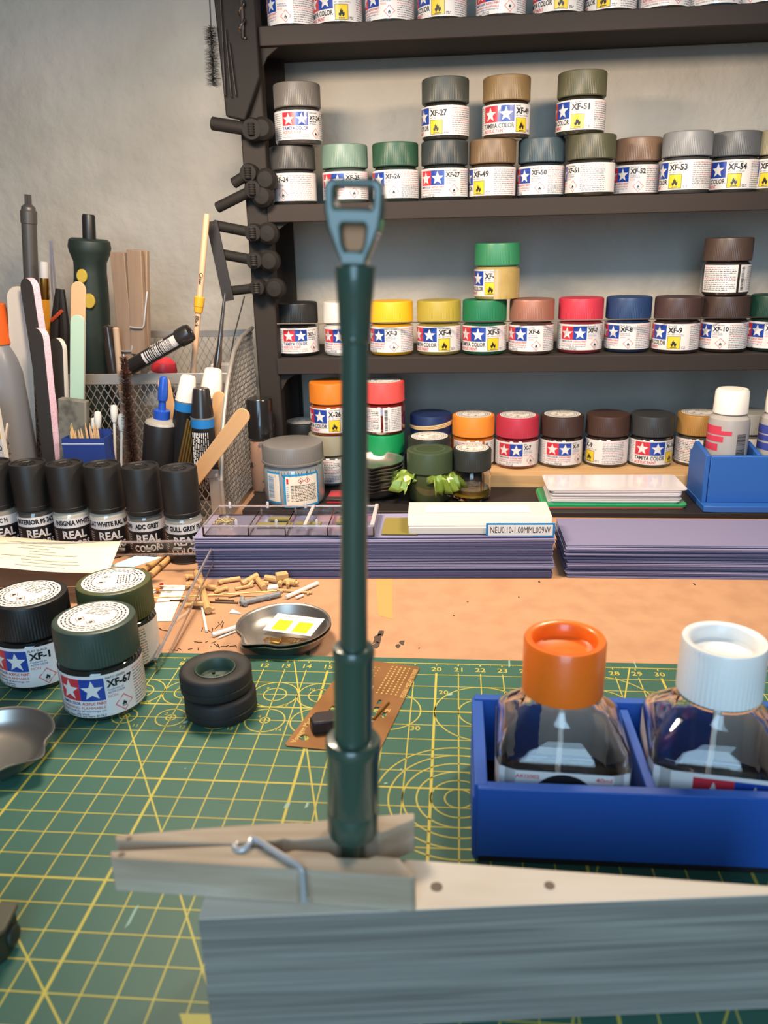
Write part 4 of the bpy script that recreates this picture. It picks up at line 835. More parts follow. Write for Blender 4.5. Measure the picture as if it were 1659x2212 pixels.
# cards
for k, (c, w, lab) in enumerate((('#b8474a', 10.2, 'red plastic card at the bottom of the card pile'), ('#1f8a52', 10.3, 'lower green plastic card under the white card pile'), ('#24935a', 10.25, 'upper green plastic card directly under the white cards'))):
    o = MB().prism(rrect(w, 4.2, .35), 0, .07).build('plastic_card', pm('card_'+c.strip('#'), c, .3), None, (32.05+.06*k, 25.75+.05*k, BZ+.085*k), 1.0-.4*k); tag(o, lab, 'card')
rng = random.Random(8); wc = pm('gloss_card', '#ded6d8', .16, coat=.5)
for k in range(9):
    last = k == 8
    o = MB().prism(rrect(9.3 if not last else 9.9, 3.9, .35), 0, .075).build('white_card', wc, None, (32.2+rng.uniform(-.08, .08)+(.25 if last else .03*k), 26.05+rng.uniform(-.05, .05), BZ+.27+.115*k), rng.uniform(-.6, .6)+(1.2 if last else 0))
    tag(o, 'topmost glossy white card jutting out over the pile' if last else 'glossy white card, '+('lowest' if k == 0 else ORD[k-1]+' from the bottom')+' of the pile on the green card', 'card', 'glossy white cards')
# blue bottle rack
t = thing('bottle_rack', 'blue rack with stepped foot holding two dropper bottles', 'rack', (42, 25, BZ)); O = (-42, -25, -BZ)
br = pm('rack_blue', '#2a5ea8', .5, bump=(120, .1, .03))
MB().prism([(38.15, 22.95), (39.0, 22.85), (50, 22.85), (50, 27.8), (38.15, 27.8)], BZ, .58).build('foot_plate', br, t, O, bev=.05)
MB().box((38.55, 23.75, .58), (50, 24.1, 3.95)).build('front_panel', br, t, O, bev=.05)
for x in (38.2, 41.75, 45.3): MB().prism([(23.75 if x < 39 else 24.1, .58), (27.4, .58), (27.4, 3.5), (26.7, 4.35), (23.75 if x < 39 else 24.1, 4.0)], x, x+.3, M=ZY).build('cross_panel', br, t, O, bev=.03)
MB().box((38.2, 27.4, .58), (50, 27.7, 3.5)).build('back_panel', br, t, O, bev=.05)
for k, (x, c, w) in enumerate(((40.12, '#c4384f', 'red'), (43.66, '#39458f', 'blue'))):
    t = thing('dropper_bottle', 'frosted dropper bottle with white cap and '+w+' print in the blue rack', 'bottle', (x, 25.72, .6), -12, 'dropper bottles in the blue rack')
    MB().lathe([(0.0001, 0), (1.3, 0), (1.4, .1), (1.4, 5.3), (1.34, 5.7), (1.1, 5.95), (.9, 6.0), (.9, 6.4), (0.0001, 6.4)], 40).build('bottle_body', pm('frost_body', '#b6b0ab', .35, trans=.25, sss=.15), t)
    MB().lathe([(1.1, 6.02), (1.17, 6.08), (1.12, 7.55), (1.0, 7.72), (0.0001, 7.74)], 40).build('white_cap', pm('cap_white', '#e4ddd2', .4), t)
    W = Wrap(1.405); mt = pm('print_'+w, c, .5); rng = random.Random(k)
    for z0, z1, u0, u1 in ((4.8, 5.25, -2.2, -.6), (4.65, 4.95, -2.2, .12), (4.15, 4.55, -2.2, -.42), (3.5, 4.0, -2.2, -.75)): W.rect(u0, u1, z0, z1, 1, .004)
    W.bars(.5, 1.25, 1.2, 4.75, 2, rng, False)
    W.mb.m = [m_-1 for m_ in W.mb.m]
    W.mb.build('printed_label', [mt, LM[BLK]], t)
# ================================================================ black-capped colour bottles in front of the organizer
capb = pm('cap_matt_black', '#171514', .5, bump=(300, .05, .01)); labk = pm('label_matt_black', '#1d1b1c', .45)
for k, (x, y, col, name, lab) in enumerate(((3.78, 14.35, '#8f8c84', 'LIGHT GULL GREY FS 16440', 'light gull grey paint bottle with black cap next to the folded sheet pile'),
        (1.2, 14.75, '#5e5c58', 'RC890   ADC GREY', 'mid grey paint bottle with black cap'), (-1.45, 15.15, '#b5b0a4', 'FLAT WHITE RAL 9003', 'white paint bottle with black cap lettered FLAT WHITE'),
        (-3.98, 15.3, '#b0ac9f', 'INSIGNIA WHITE', 'white paint bottle with black cap lettered INSIGNIA'), (-6.5, 15.45, '#45423f', 'INTERIOR FS 36231', 'dark grey paint bottle with black cap, label cut by clear rim'),
        (-9.0, 15.6, '#8d8377', 'RC H', 'beige paint bottle with black cap at the end of the bottle row'))):
    t = thing('colour_bottle', lab, 'paint bottle', (x, y, -.29), math.degrees(math.atan2(CAMP.y-y, CAMP.x-x))+90, 'black-capped paint bottles')
    MB().lathe([(0.0001, 0), (1.0, 0), (1.13, .12), (1.15, .3), (1.15, 2.75), (1.05, 3.0), (.9, 3.1), (.9, 3.3), (0.0001, 3.3)], 40).build('glass_bottle', pm('bottle_'+col.strip('#'), col, .1, coat=.8), t)
    MB().lathe([(1.1, 3.02), (1.16, 3.08), (1.16, 3.3), (1.13, 3.32), (1.15, 5.95), (1.1, 6.05), (1.0, 6.05), (.96, 5.97), (0.0001, 5.97)], 44).build('screw_cap', capb, t)
    mb = MB()
    for a in range(5): mb.tube([(.5*math.cos(a*1.25), .5*math.sin(a*1.25), 5.98), (.5*math.cos(a*1.25+.9), .5*math.sin(a*1.25+.9), 5.98)], .035, 5)
    mb.tube([(-.3, 0, 5.98), (.3, .05, 5.98)], .04, 5); mb.build('moulded_emblem', capb, t)
    W = Wrap(1.155); W.rect(-3.0, 3.0, 2.02, 2.66, 0, 0); W.rect(-3.0, 3.0, .12, 2.02, 1, .001)
    W.text(name, -.55 if k == 1 else 0, 2.22, .29, 2, .045, .165*len(name), 'c' if k != 1 else 'c')
    W.text('REAL', 0, 1.32, .5, 0, .03, 1.5, 'c'); W.text('COLORS', 0, .72, .42, 0, .03, 1.9, 'c')
    for j in range(7): W.dashes(-1.75, -1.2, 1.75-.16*j, .06, 0, random.Random(j), .009)
    W.poly([(1.25, 1.5), (1.6, 1.85), (1.65, 1.75), (1.3, 1.4)], 3)
    W.mb.build('paper_label', [paper, labk, LM[BLK], LM[RED]], t)
# ================================================================ steel mesh organizer
ms = pm('organizer_steel', '#a39d97', .45, .55); 
t = thing('mesh_organizer', 'grey steel mesh desk organizer with two stepped compartments full of tools', 'desk organizer', (-3.5, 27, -.29)); O = (3.5, -27, .29)
XL, XR, Y0, Y1, Y2 = -11.6, 4.4, 20.9, 26.0, 33.0
side = [(20.95, -.25), (20.95, 2.9), (21.4, 4.0), (22.0, 5.6), (22.8, 6.9), (24.0, 8.5), (25.2, 9.8), (26.9, 11.1), (29.5, 11.9), (33, 12.2), (33, -.25)]
def lattice(mb, u0, u1, v0, v1, put, inside=None, du=.56, dv=.95, w=.05):
    """diamond mesh between (u0,v0)-(u1,v1); put(u,v,d) maps to space"""
    H = v1-v0; k = du/dv*2
    for s in (-1, 1):
        c = u0-H*k/2
        while c < u1+H*k/2:
            N = 60; run = []
            for i in range(N+1):
                v = v0+H*i/N; u = c+s*(v-v0)*k/2 if s > 0 else c+H*k/2-(v-v0)*k/2
                ok = u0 <= u <= u1 and (inside is None or inside(u, v))
                if ok: run.append((u, v))
                if (not ok or i == N) and len(run) > 1:
                    (ua, va), (ub, vb) = run[0], run[-1]; L_ = math.hypot(ub-ua, vb-va); nx, ny = -(vb-va)/L_*w/2, (ub-ua)/L_*w/2
                    mb.add([put(ua-nx, va-ny, -.02), put(ub-nx, vb-ny, -.02), put(ub+nx, vb+ny, -.02), put(ua+nx, va+ny, -.02), put(ua-nx, va-ny, .02), put(ub-nx, vb-ny, .02), put(ub+nx, vb+ny, .02), put(ua+nx, va+ny, .02)],
                           [(0, 3, 2, 1), (4, 5, 6, 7), (0, 1, 5, 4), (2, 3, 7, 6), (1, 2, 6, 5), (3, 0, 4, 7)]); run = []
                elif not ok: run = []
            c += du
    return mb
def ztop(y):
    for (a, za_), (b, zb_) in zip(side[1:-1], side[2:-1]):
        if a <= y <= b: return za_+(zb_-za_)*(y-a)/(b-a)
    return -9
def mesh_part(mb): o = mb.build('mesh_panel', ms, t, O, ang=20); o['kind'] = 'stuff'; return o
for x in (XL, XR):
    mesh_part(lattice(MB(), Y0, Y2, -.2, 12.2, lambda u, v, d, x=x: (x+d, u, v), lambda u, v: v < ztop(u), .42, .75))
    MB().tube([(x, a, b) for a, b in side[1:-1]], .16, 8).build('side_rim', ms, t, O); MB().tube([(x, Y0, -.2), (x, Y0, 3.0)], .16, 8).build('side_rim', ms, t, O)
    MB().box((x-.1, Y0, -.28), (x+.1, Y2, .15)).build('bottom_rail', ms, t, O)
for y, zt, rail in ((Y0, 3.75, .62), (Y1, 9.7, .8), (Y2, 12.1, .55)):
    mesh_part(lattice(MB(), XL+.1, XR-.15, -.2, zt-rail, lambda u, v, d, y=y: (u, y+d, v)))
    MB().box((XL+.1, y-.05, zt-rail), (XR-.12, y+.05, zt)).build('top_rail', ms, t, O, bev=.03)
    MB().box((XR-.85 if y == Y0 else XR-.35, y-.05, -.25), (XR-.12, y+.05, zt-rail)).build('corner_strip', ms, t, O, bev=.03)
MB().box((XL, Y0, -.285), (XR, Y2, -.2)).build('floor_plate', ms, t, O)
MB().lathe([(0.0001, 0), (.17, 0), (.15, .12), (0.0001, .16)], 16, caps=False, M=TR((XR-.3, Y0-.06, 3.35), rx=90)).build('rivet', ms, t, O)
# ---------------------------------------------------------------- tools in the organizer
def span(a, b, y, yb=None): p = aty(*a, y); q = aty(*b, y if yb is None else yb); return p, q
def tool(name, label, cat, a, b, y, group=None, yb=None, foot=True):
    """Empty at the lower end b with local z pointing to the upper end a; local x is -x of the room, local y faces the viewer"""
    top, bot = span(a, b, y, yb); t = thing(name, label, cat, M=frame(bot, top, (0, -1, 0)), group=group); return t, (top-bot).length
def strip(w, L, n=8, flat0=False):
    """outline of a tongue depressor: round ends"""
    r = w/2; top = [(r*math.cos(PI*i/n), L-r+r*math.sin(PI*i/n)) for i in range(n+1)]
    bot = [(-r, 0), (r, 0)] if flat0 else [(-r*math.cos(PI*i/n), r-r*math.sin(PI*i/n)) for i in range(n+1)]
    return bot+top
YZL = Matrix(((1, 0, 0, 0), (0, 0, 1, 0), (0, 1, 0, 0), (0, 0, 0, 1)))
lwood = pm('stick_wood', '#c79e72', .6, wood=(60, '#b98d60', (1, 1, .15)))
BF = 22.4
def popsicle(label, a, b, y, w=1.0, mt=lwood, th=.16, nm='craft_stick', cat='wooden stick', group='wooden craft sticks', yb=None):
    t, L_ = tool(nm, label, cat, a, b, y, group, yb); MB().prism(strip(w, L_), -th/2, th/2, M=YZL).build('stick_blade', mt, t, bev=.03); return t, L_
popsicle('wooden craft stick leaning out diagonally over the front panel', (533, 886), (400, 1060), 20.2, 1.05, yb=20.55)
popsicle('wooden craft stick standing beside the tubes', (474, 845), (466, 1090), 23.8, .95)
popsicle('wooden craft stick behind the blue nozzle bottle', (352, 815), (402, 1080), 24.9, .95)
# emery boards
em = pm('emery_dark', '#3d3936', .8, bump=(900, .3, .02)); pink = pm('emery_pink', '#dcc2c8', .8, noise=(3500, '#b06a90', .45, .62)); palef = pm('emery_pale', '#b3aaa0', .7)
def emery(label, a, b, y, w, face, edge, th=.3, yb=None):
    t, L_ = tool('emery_board', label, 'nail file', a, b, y, 'emery boards in the organizer', yb)
    o = MB().prism(strip(w, L_), -th/2, th/2, M=YZL); o.m = [1, 1]+[0]*(len(o.f)-2); o.build('foam_core', [edge, face], t)
    MB().prism(strip(w*.99, L_-.02), th/2, th/2+.03, M=YZL).build('abrasive_face', face, t); return t
def emery_side(label, a, b, y, w, face, edge, th, ang):
    t = emery(label, a, b, y, w, face, edge, th); t.matrix_world = t.matrix_world @ Matrix.Rotation(R_(ang), 4, 'Z'); return t
emery_side('pink-edged dark emery board with rounded tip, the taller one', (62, 600), (135, 1090), 23.6, 1.5, em, pink, .5, -30)
emery_side('pink-edged dark emery board with rounded tip, the shorter one', (84, 708), (122, 1090), 22.6, 1.5, em, pink, .5, -28)
emery_side('pale grey emery board beside the pink-edged ones', (38, 618), (62, 1090), 24.4, 1.5, palef, pm('emery_edge', '#a98f74', .8), .25, 35)
emery_side('black emery board with white edge behind the grey sanding block', (125, 730), (140, 1090), 24.5, 1.5, em, pm('emery_white', '#cfc5ba', .8), .35, -28)
emery_side('mint green emery board standing on the wooden stick', (169, 680), (166, 1080), 23.4, 1.0, pm('emery_mint', '#a3bda9', .8), palef, .22, 0)
popsicle('tan polishing stick behind the mint green emery board', (170, 608), (162, 1080), 23.8, 1.05, pm('polish_tan', '#bf9a74', .7), .14)
t, L_ = tool('sanding_block', 'worn grey sanding block standing beside the toothpick box', 'sanding block', (160, 862), (165, 1090), 22.7); MB().box((-1.0, -.35, 0), (1.05, .35, L_)).build('block_body', pm('block_grey', '#6d6a60', .85, noise=(120, '#4c4a44', .45, .65)), t, bev=.1)
# toothpick box, swabs
t = thing('toothpick_box', 'small dark blue box open at the top and filled with toothpicks', 'box', aty(208, 1085, 22.0)-Vector((0, 0, 0)))
bz_ = aty(208, 942, 22.0).z; z0_ = aty(208, 1085, 22.0).z; H_ = bz_-z0_
nb = pm('box_navy', '#22397d', .5)
for a, b in (((-1.55, -.75, 0), (1.55, -.68, H_)), ((-1.55, .68, 0), (1.55, .75, H_+.35)), ((-1.55, -.68, 0), (-1.48, .68, H_)), ((1.48, -.68, 0), (1.55, .68, H_)), ((-1.5, -.7, 0), (1.5, .7, .1))): MB().box(a, b).build('box_wall', nb, t)
MB().box((-1.56, -.77, H_-.42), (1.56, -.745, H_-.36)).build('white_line', pm('line_white', '#c9c9d0', .5), t)
rng = random.Random(13); tp = pm('toothpick_wood', '#c6a274', .6); base = t.location/K; pk = None
for k in range(18):
    x = -1.2+2.3*((k*7) % 18)/18+rng.uniform(-.05, .05); y = rng.uniform(-.5, .5); h = H_+rng.uniform(.25, 1.0)
    p0 = base+Vector((x*.95, y, .12)); p1 = base+Vector((x+rng.uniform(-.22, .12), y+rng.uniform(-.1, .1), h))
    o = MB().tube([(0, 0, 0), (p1-p0)*.9, (p1-p0)], [.08, .08, .015], 6).build('toothpick', tp, None, p0); tag(o, 'pointed wooden toothpick standing in the small blue box', 'toothpick', 'toothpicks in the blue box')
sw = pm('cotton', '#e4ded4', .9, bump=(500, .3, .03))
for k, (a, b, y, lab) in enumerate(((((211, 888)), (214, 1040), 23.3, 'white cotton swab behind the toothpicks'), ((246, 874), (250, 1040), 23.3, 'tallest white cotton swab standing by the wire brush'), ((263, 893), (262, 1040), 23.0, 'white cotton swab touching the wire brush bristles'), ((203, 902), (210, 1040), 23.6, 'thin white cotton swab beside the sanding block'))):
    t, L_ = tool('cotton_swab', lab, 'cotton swab', a, b, y, 'cotton swabs in the organizer')
    MB().lathe([(0.0001, L_-1.35), (.17, L_-1.25), (.24, L_-.9), (.27, L_-.4), (.22, L_-.08), (0.0001, L_)], 16, caps=False).build('cotton_tip', sw, t); MB().tube([(0, 0, 0), (0, 0, L_-1.2)], .1, 8).build('swab_stem', pm('swab_stem', '#ded8cf', .5), t)
# brown bottle brush
t, L_ = tool('bottle_brush', 'brown bristle brush with twisted wire core standing in the organizer', 'brush', (266, 765), (292, 1060), 22.0)
pts1 = [(.05*math.cos(i*.9), .05*math.sin(i*.9), L_*i/60) for i in range(61)]; pts2 = [(-.05*math.cos(i*.9), -.05*math.sin(i*.9), L_*i/60) for i in range(61)]
mb = MB(); mb.tube(pts1, .045, 5); mb.tube(pts2, .045, 5); mb.build('twisted_core', pm('core_wire', '#8b8078', .3, .8), t)
mb = MB(); rng = random.Random(17)
for k in range(4500):
    f = rng.random(); z = f*(L_-.3); a = rng.uniform(0, 2*PI); r = (.52+.55*max(0, .28-f)/.28)*rng.uniform(.7, 1.1)*(1 if f < .9 else .6); dz = rng.uniform(.05, .25)
    e = (r*math.cos(a), r*math.sin(a), z+dz); nx, ny = -math.sin(a)*.022, math.cos(a)*.022
    mb.add([(nx, ny, z), (-nx, -ny, z), (e[0]-nx, e[1]-ny, e[2]), (e[0]+nx, e[1]+ny, e[2])], [(0, 1, 2, 3)])
o = mb.build('bristles', pm('bristle', '#7d5343', .4, .1), t); o['kind'] = 'stuff'
# blue nozzle bottle
t, L_ = tool('nozzle_bottle', 'black bottle with grey shoulder and bright blue nozzle', 'bottle', (354, 812), (340, 1070), 22.6)
nz = pm('nozzle_blue', '#1f49a5', .3, coat=.3); Ls = aty(345, 912, 22.6).z-aty(340, 1070, 22.6).z
MB().lathe([(0.0001, 0), (1.15, 0), (1.2, .1), (1.2, Ls-.2), (1.15, Ls), (0.0001, Ls)], 36).build('bottle_body', labk, t)
MB().lathe([(1.14, Ls), (1.05, Ls+.15), (.6, Ls+.35), (0.0001, Ls+.36)], 36).build('bottle_shoulder', pm('shoulder_grey', '#8d8a84', .4), t)
c = Ls+.35; MB().lathe([(.58, c), (.58, c+.6), (.5, c+.65), (.27, c+.66), (.24, c+1.25), (.34, c+1.35), (.36, c+1.75), (.3, L_-.25), (.2, L_-.05), (0.0001, L_)], 28).build('nozzle', nz, t)
W = Wrap(1.205); 
V, F = text2d('BD44', .22, .01); W.poly([(.25+v, Ls-.3-u) for u, v in V], 0, .01, F); V, F = text2d('Scale', .2, .01); W.poly([(-.15+v, Ls-1.1-u) for u, v in V], 0, .01, F)
W.poly([(-.12, Ls-1.15), (-.2, Ls-.9), (-.05, Ls-.6), (.02, Ls-.4), (.1, Ls-.38), (.06, Ls-.7), (0, Ls-1.1)], 0, .01); W.mb.build('white_print', [pm('print_white', '#cfcac4', .5)], t)
# three squeeze tubes
blk = pm('tube_black', '#1b1a1c', .4); bluband = pm('band_blue', '#1f6fb0', .4); wcap = pm('tube_cap_white', '#ddd4c8', .45)
def tubeglue(label, a, b, y, capm, cw, ch, yb=None):
    t, L_ = tool('glue_tube', label, 'tube', a, b, y, 'squeeze tubes in the organizer', yb); c = L_-ch
    MB().lathe([(cw, c), (cw, c+.1), (cw*.72, L_-.1), (cw*.62, L_), (0.0001, L_)], 72, rfun=lambda i, j: 1-(.03 if (i % 2 and j in (1, 2)) else 0)).build('tube_cap', capm, t)
    MB().lathe([(cw*1.02, c-.12), (cw*1.04, c), (cw*.6, c+.02)], 32, caps=False).build('foil_collar', pm('collar_silver', '#c9c4bd', .3, .8), t)
    n = 28; secs = []
    for f, rx, ry in ((0, 1.15, .1), (.4, 1.05, .5), (.8, .95*cw+.08, .9*cw), (1.0, cw*1.02, cw*1.02)):
        secs.append(([(rx*cw/.7*.85*math.cos(2*PI*i/n) if f < .7 else rx*math.cos(2*PI*i/n), ry*math.sin(2*PI*i/n)) for i in range(n)], (c-.7)*f))
    loft(MB(), secs).build('tube_body', blk, t, ang=60)
    MB().lathe([(cw*1.02, c-.72), (cw*1.03, c-.1)], 32, caps=False).build('colour_band', bluband, t); return t, c
tubeglue('black tube with ribbed white cap and blue collar', (407, 812), (378, 1075), 22.8, wcap, .72, 1.75)
t, c = tubeglue('black tube with black cap and rows of white small print', (434, 838), (446, 1080), 21.9, pm('tube_cap_black', '#201e1e', .3, coat=.3), .8, 2.0)
mb = MB(); rng = random.Random(6)
for k in range(9):
    x = -.55+.13*k; z = c-1.0
    while z > c-5: l = rng.uniform(.15, .5); mb.add([(x, .0+math.sqrt(max(0, .66-x*x))+.03, z), (x+.06, math.sqrt(max(0, .66-x*x))+.03, z), (x+.06, math.sqrt(max(0, .66-x*x))+.02, z-l), (x, math.sqrt(max(0, .66-x*x))+.02, z-l)], [(0, 1, 2, 3)]); z -= l+.08
mb.build('small_print', MATS['print_white'], t)
tubeglue('black tube with wide white cap standing behind the others', (461, 797), (436, 1075), 24.6, wcap, .85, 1.95)
# brass rods
rng = random.Random(31)
for k in range(5): 
    a = (406+5*k, 905+4*k); b = (372+7*k, 1070); p, q = span(b, a, 21.35+.08*k)
    o = MB().tube([(0, 0, 0), q-p], .085, 7).build('brass_rod', pm('rod_brass', '#8f7440', .35, .8), None, p); tag(o, 'thin dull brass rod bundled between the squeeze tubes', 'metal rod', 'brass rods between the tubes')
# ---------------------------------------------------------------- rear compartment
dg = pm('tool_dark', '#3a3735', .5)
t, L_ = tool('pin_vice', 'grey metal pin vice with collet tip standing in the organizer', 'pin vice', (60, 420), (84, 1000), 30.5)
MB().lathe([(0.0001, 0), (.55, 0), (.55, L_-2.1), (.6, L_-2.05), (.6, L_-1.2), (.52, L_-1.1), (.5, L_-.9), (.28, L_-.7), (.2, L_-.65), (0.0001, L_-.65)], 28).build('vice_handle', pm('vice_grey', '#5b5652', .4, .4), t)
for s in (-1, 1): MB().box((.14*s-.09, -.1, L_-.75), (.14*s+.09, .1, L_)).build('collet_jaw', MATS['vice_grey'], t)
t, L_ = tool('pencil', 'yellow pencil with brass ferrule and white eraser', 'pencil', (94, 565), (112, 1000), 29.5)
MB().lathe([(.36, 0), (.36, L_-2.8)], 6).build('pencil_body', pm('pencil_yellow', '#c98a2a', .4), t, ang=20); MB().lathe([(.34, L_-2.8), (.36, L_-2.7), (.33, L_-2.2), (.36, L_-2.0), (.34, L_-1.2)], 20).build('ferrule', brass, t); MB().lathe([(.32, L_-1.25), (.33, L_-.1), (.28, L_), (0.0001, L_)], 20).build('eraser', pm('eraser_white', '#b9b4b2', .6), t)
t, L_ = tool('plastic_tweezers', 'clear curved plastic tweezers behind the pencil', 'tweezers', (108, 520), (160, 1000), 30.8)
for s in (0, .35): MB().tube([(-s, 0, 0), (-s+.2, 0, L_*.5), (-s*.8+.25, 0, L_*.8), (-s*.3+.0, 0, L_)], .09, 6).build('tweezer_arm', pm('clear_bluish', '#a9a7b5', .1, trans=.6), t)
t, L_ = tool('side_cutter', 'black handled side cutter with orange inlays behind the emery boards', 'pliers', (130, 625), (128, 1000), 29.0)
for s in (-1, 1): MB().tube([(.15*s, 0, 0), (.45*s, 0, L_*.5), (.35*s, 0, L_*.8), (.1*s, 0, L_)], [.3, .35, .4, .25], 10).build('grip', pm('grip_black', '#1f1d1d', .5), t)
MB().tube([(-.35, .38, L_-1.5), (0, .42, L_-1.9), (.5, .4, L_-2.4)], .14, 6).build('orange_inlay', pm('inlay_orange', '#b5482f', .5), t)
# rotary tool
t, L_ = tool('rotary_tool', 'dark green rotary tool with yellow buttons standing nose up', 'power tool', (191, 463), (210, 1000), 30.3)
zc = L_-1.75
MB().lathe([(0.0001, 0), (1.25, 0), (1.35, 1), (1.35, zc-5.5), (1.3, zc-3.8), (1.2, zc-2.4), (1.22, zc-1.7), (1.5, zc-1.0), (1.58, zc-.6), (1.5, zc-.15), (1.3, zc), (0.0001, zc+.02)], 44).build('tool_body', pm('tool_green', '#1f2a25', .5, bump=(200, .1, .02)), t)
MB().lathe([(.5, zc-.1), (.48, L_-.15), (.42, L_), (0.0001, L_)], 24).build('collet_nut', pm('collet_black', '#1c1b1b', .4), t)
for (px, py), (w, h) in (((178, 596), (.42, .5)), ((193, 650), (.5, .55))):
    p = aty(px, py, 28.9); M = t.matrix_world.copy(); M.translation = M.translation/K; l = M.inverted() @ p
    MB().prism([(w*math.cos(a)*(1 if math.cos(a) > 0 else .9), h*math.sin(a)) for a in [2*PI*i/20 for i in range(20)]], -.1, .12, M=TR((l.x, l.y, l.z)) @ YZL).build('button', pm('button_yellow', '#b59a3e', .4), t, bev=.03)
# two old pegs
greyw = pm('peg_old', '#8f7763', .7, wood=(60, '#7b6655', (1, 1, .2)))
for k, (a, b, y, lab) in enumerate((((262, 545), (285, 830), 29.0, 'old wooden peg standing next to the rotary tool'), ((298, 540), (305, 765), 28.6, 'old wooden peg standing beside the barcode marker'))):
    t, L_ = tool('clothes_peg', lab, 'clothes peg', a, b, y, 'old pegs in the organizer')
    for s in (-1, 1): MB().prism([(.04*s, 0), (.42*s, 0), (.48*s, L_*.5), (.55*s, L_), (.2*s, L_), (.12*s, L_*.75), (.03*s, L_*.45)], -.62, .62, M=Matrix(((0, 0, 1, 0), (1, 0, 0, 0), (0, 1, 0, 0), (0, 0, 0, 1)))).build('jaw', greyw, t, bev=.04)
    MB().tube([(-.7, 0, L_*.62), (-.7, .3, L_*.45), (-.68, .52, L_*.3), (-.55, .56, L_*.27), (.1, .57, L_*.265), (.55, .56, L_*.27)], .06, 7).build('spring', steel, t)
    t.matrix_world = t.matrix_world @ Matrix.Rotation(R_(-14), 4, 'Z')
t, L_ = tool('knife_handle', 'dark brown glossy knife handle lying behind the wire rail', 'knife', (232, 700), (262, 900), 28.0); MB().lathe([(0.0001, 0), (.5, .2), (.52, L_*.7), (.38, L_-.2), (0.0001, L_)], 20).build('handle', pm('handle_brown', '#2f2622', .25, coat=.5), t)
t, L_ = tool('bone_stick', 'pale bone coloured stick leaning between the peg and knife handle', 'stick', (250, 707), (268, 900), 27.6); MB().lathe([(.26, 0), (.24, L_-.1), (.15, L_), (0.0001, L_)], 14).build('stick_body', pm('bone', '#a98f78', .6), t)
# barcode marker
t, L_ = tool('marker_pen', 'black marker pen with barcode sticker lying across the organizer', 'marker', (412, 717), (270, 800), 25.2)
MB().lathe([(0.0001, 0), (.5, .05), (.55, .3), (.58, L_-1.05), (.66, L_-1.0), (.68, L_-.25), (.6, L_-.03), (.3, L_), (.25, L_-.06), (0.0001, L_-.06)], 36).build('pen_body', pm('pen_black', '#1c1a1a', .35, coat=.3), t)
mb = MB(); rng = random.Random(5)
def onpen(u, z, d=.0): a = PI/2+u/.58; return ((.585+d)*math.cos(a), (.585+d)*math.sin(a), z)
for i in range(6): mb.add([onpen(-.42+.14*i, 1.9), onpen(-.28+.14*i, 1.9), onpen(-.28+.14*i, L_-1.1), onpen(-.42+.14*i, L_-1.1)], [(0, 1, 2, 3)], 0)
z = 2.1
while z < L_-1.5:
    h = rng.choice((.04, .07, .1))
    for i in range(6): mb.add([onpen(-.42+.14*i, z, .006), onpen(-.28+.14*i, z, .006), onpen(-.28+.14*i, z+h, .006), onpen(-.42+.14*i, z+h, .006)], [(0, 1, 2, 3)], 1)
    z += h+rng.choice((.05, .08))
V, F = text2d('703.102', .26, .02, 1.2); mb.add([onpen(-.5-v, L_-3.2+u, .005) for u, v in V], F, 0)
mb.build('barcode_sticker', [pm('sticker_grey', '#b9b3b0', .4), LM[BLK]], t)
t = thing('red_cap_bottle', 'small grey bottle with domed red cap beneath the marker pen', 'bottle', M=TR(tuple(aty(350, 870, 28.0)), rx=0, ry=10))
MB().lathe([(0.0001, 0), (1.5, 0), (1.55, 1.6), (1.2, 2.2), (.9, 2.5), (0.0001, 2.5)], 32).build('bottle_body', pm('grey_body', '#7d7c7e', .4), t); MB().lathe([(.95, 2.45), (1.0, 2.6), (.85, 3.2), (.5, 3.5), (0.0001, 3.55)], 28).build('domed_cap', pm('cap_crimson', '#b3303a', .4), t)
# wooden dowel with yellow tape
t, L_ = tool('dowel', 'pale wooden dowel with yellow tape and pencilled words', 'wooden stick', (447, 462), (412, 860), 27.2)
MB().lathe([(.21, 0), (.22, L_-.1), (.18, L_), (0.0001, L_)], 18).build('dowel_body', pm('dowel_wood', '#c7a384', .55, wood=(60, '#bb9574', (1, 1, .1))), t)
zt = L_*(1-(645-462)/398); MB().lathe([(.3, zt-.75), (.32, zt-.7), (.33, zt-.35), (.3, zt-.33), (.36, zt-.3), (.38, zt+.35), (.3, zt+.4)], 20).build('tape_wrap', pm('tape_yellow', '#d19a2b', .4), t)
mb = MB()
for s, z in (('Craw', zt+2.1), ('Black', zt-1.0)):
    V, F = text2d(s, .26, .015); mb.add([(-(-.1+v), .235, z-u) for u, v in V], F)
mb.build('pencilled_words', LM[BLK], t)
t, L_ = tool('scalpel', 'polished steel scalpel handle with knurled grip', 'scalpel', (486, 632), (462, 860), 27.4)
MB().lathe([(.1, L_), (.14, L_*.75), (.2, L_*.5), (.3, L_*.38), (.34, L_*.2), (.34, 0)][::-1], 20, rfun=lambda i, j: 1-(.06 if i % 2 and j < 3 else 0)).build('scalpel_handle', pm('polished_steel', '#a8a29d', .18, 1.0), t)
p, q = span((528, 640), (492, 810), 28.4)
o = MB().tube([(0, 0, 0), (p-q)*.5+Vector((-.15, 0, 0)), p-q], .05, 6).build('thin_cable', pm('cable_black', '#242121', .5), None, q); tag(o, 'thin black cable hanging down into the organizer', 'cable')
t = thing('eraser_block', 'worn white eraser block behind the scalpel in the organizer', 'eraser', aty(483, 800, 29.5)-Vector((0, 0, .3))); MB().box((-.9, -.4, 0), (.8, .5, .85)).build('eraser_body', pm('eraser_grey', '#b7b2ac', .7), t, bev=.12)
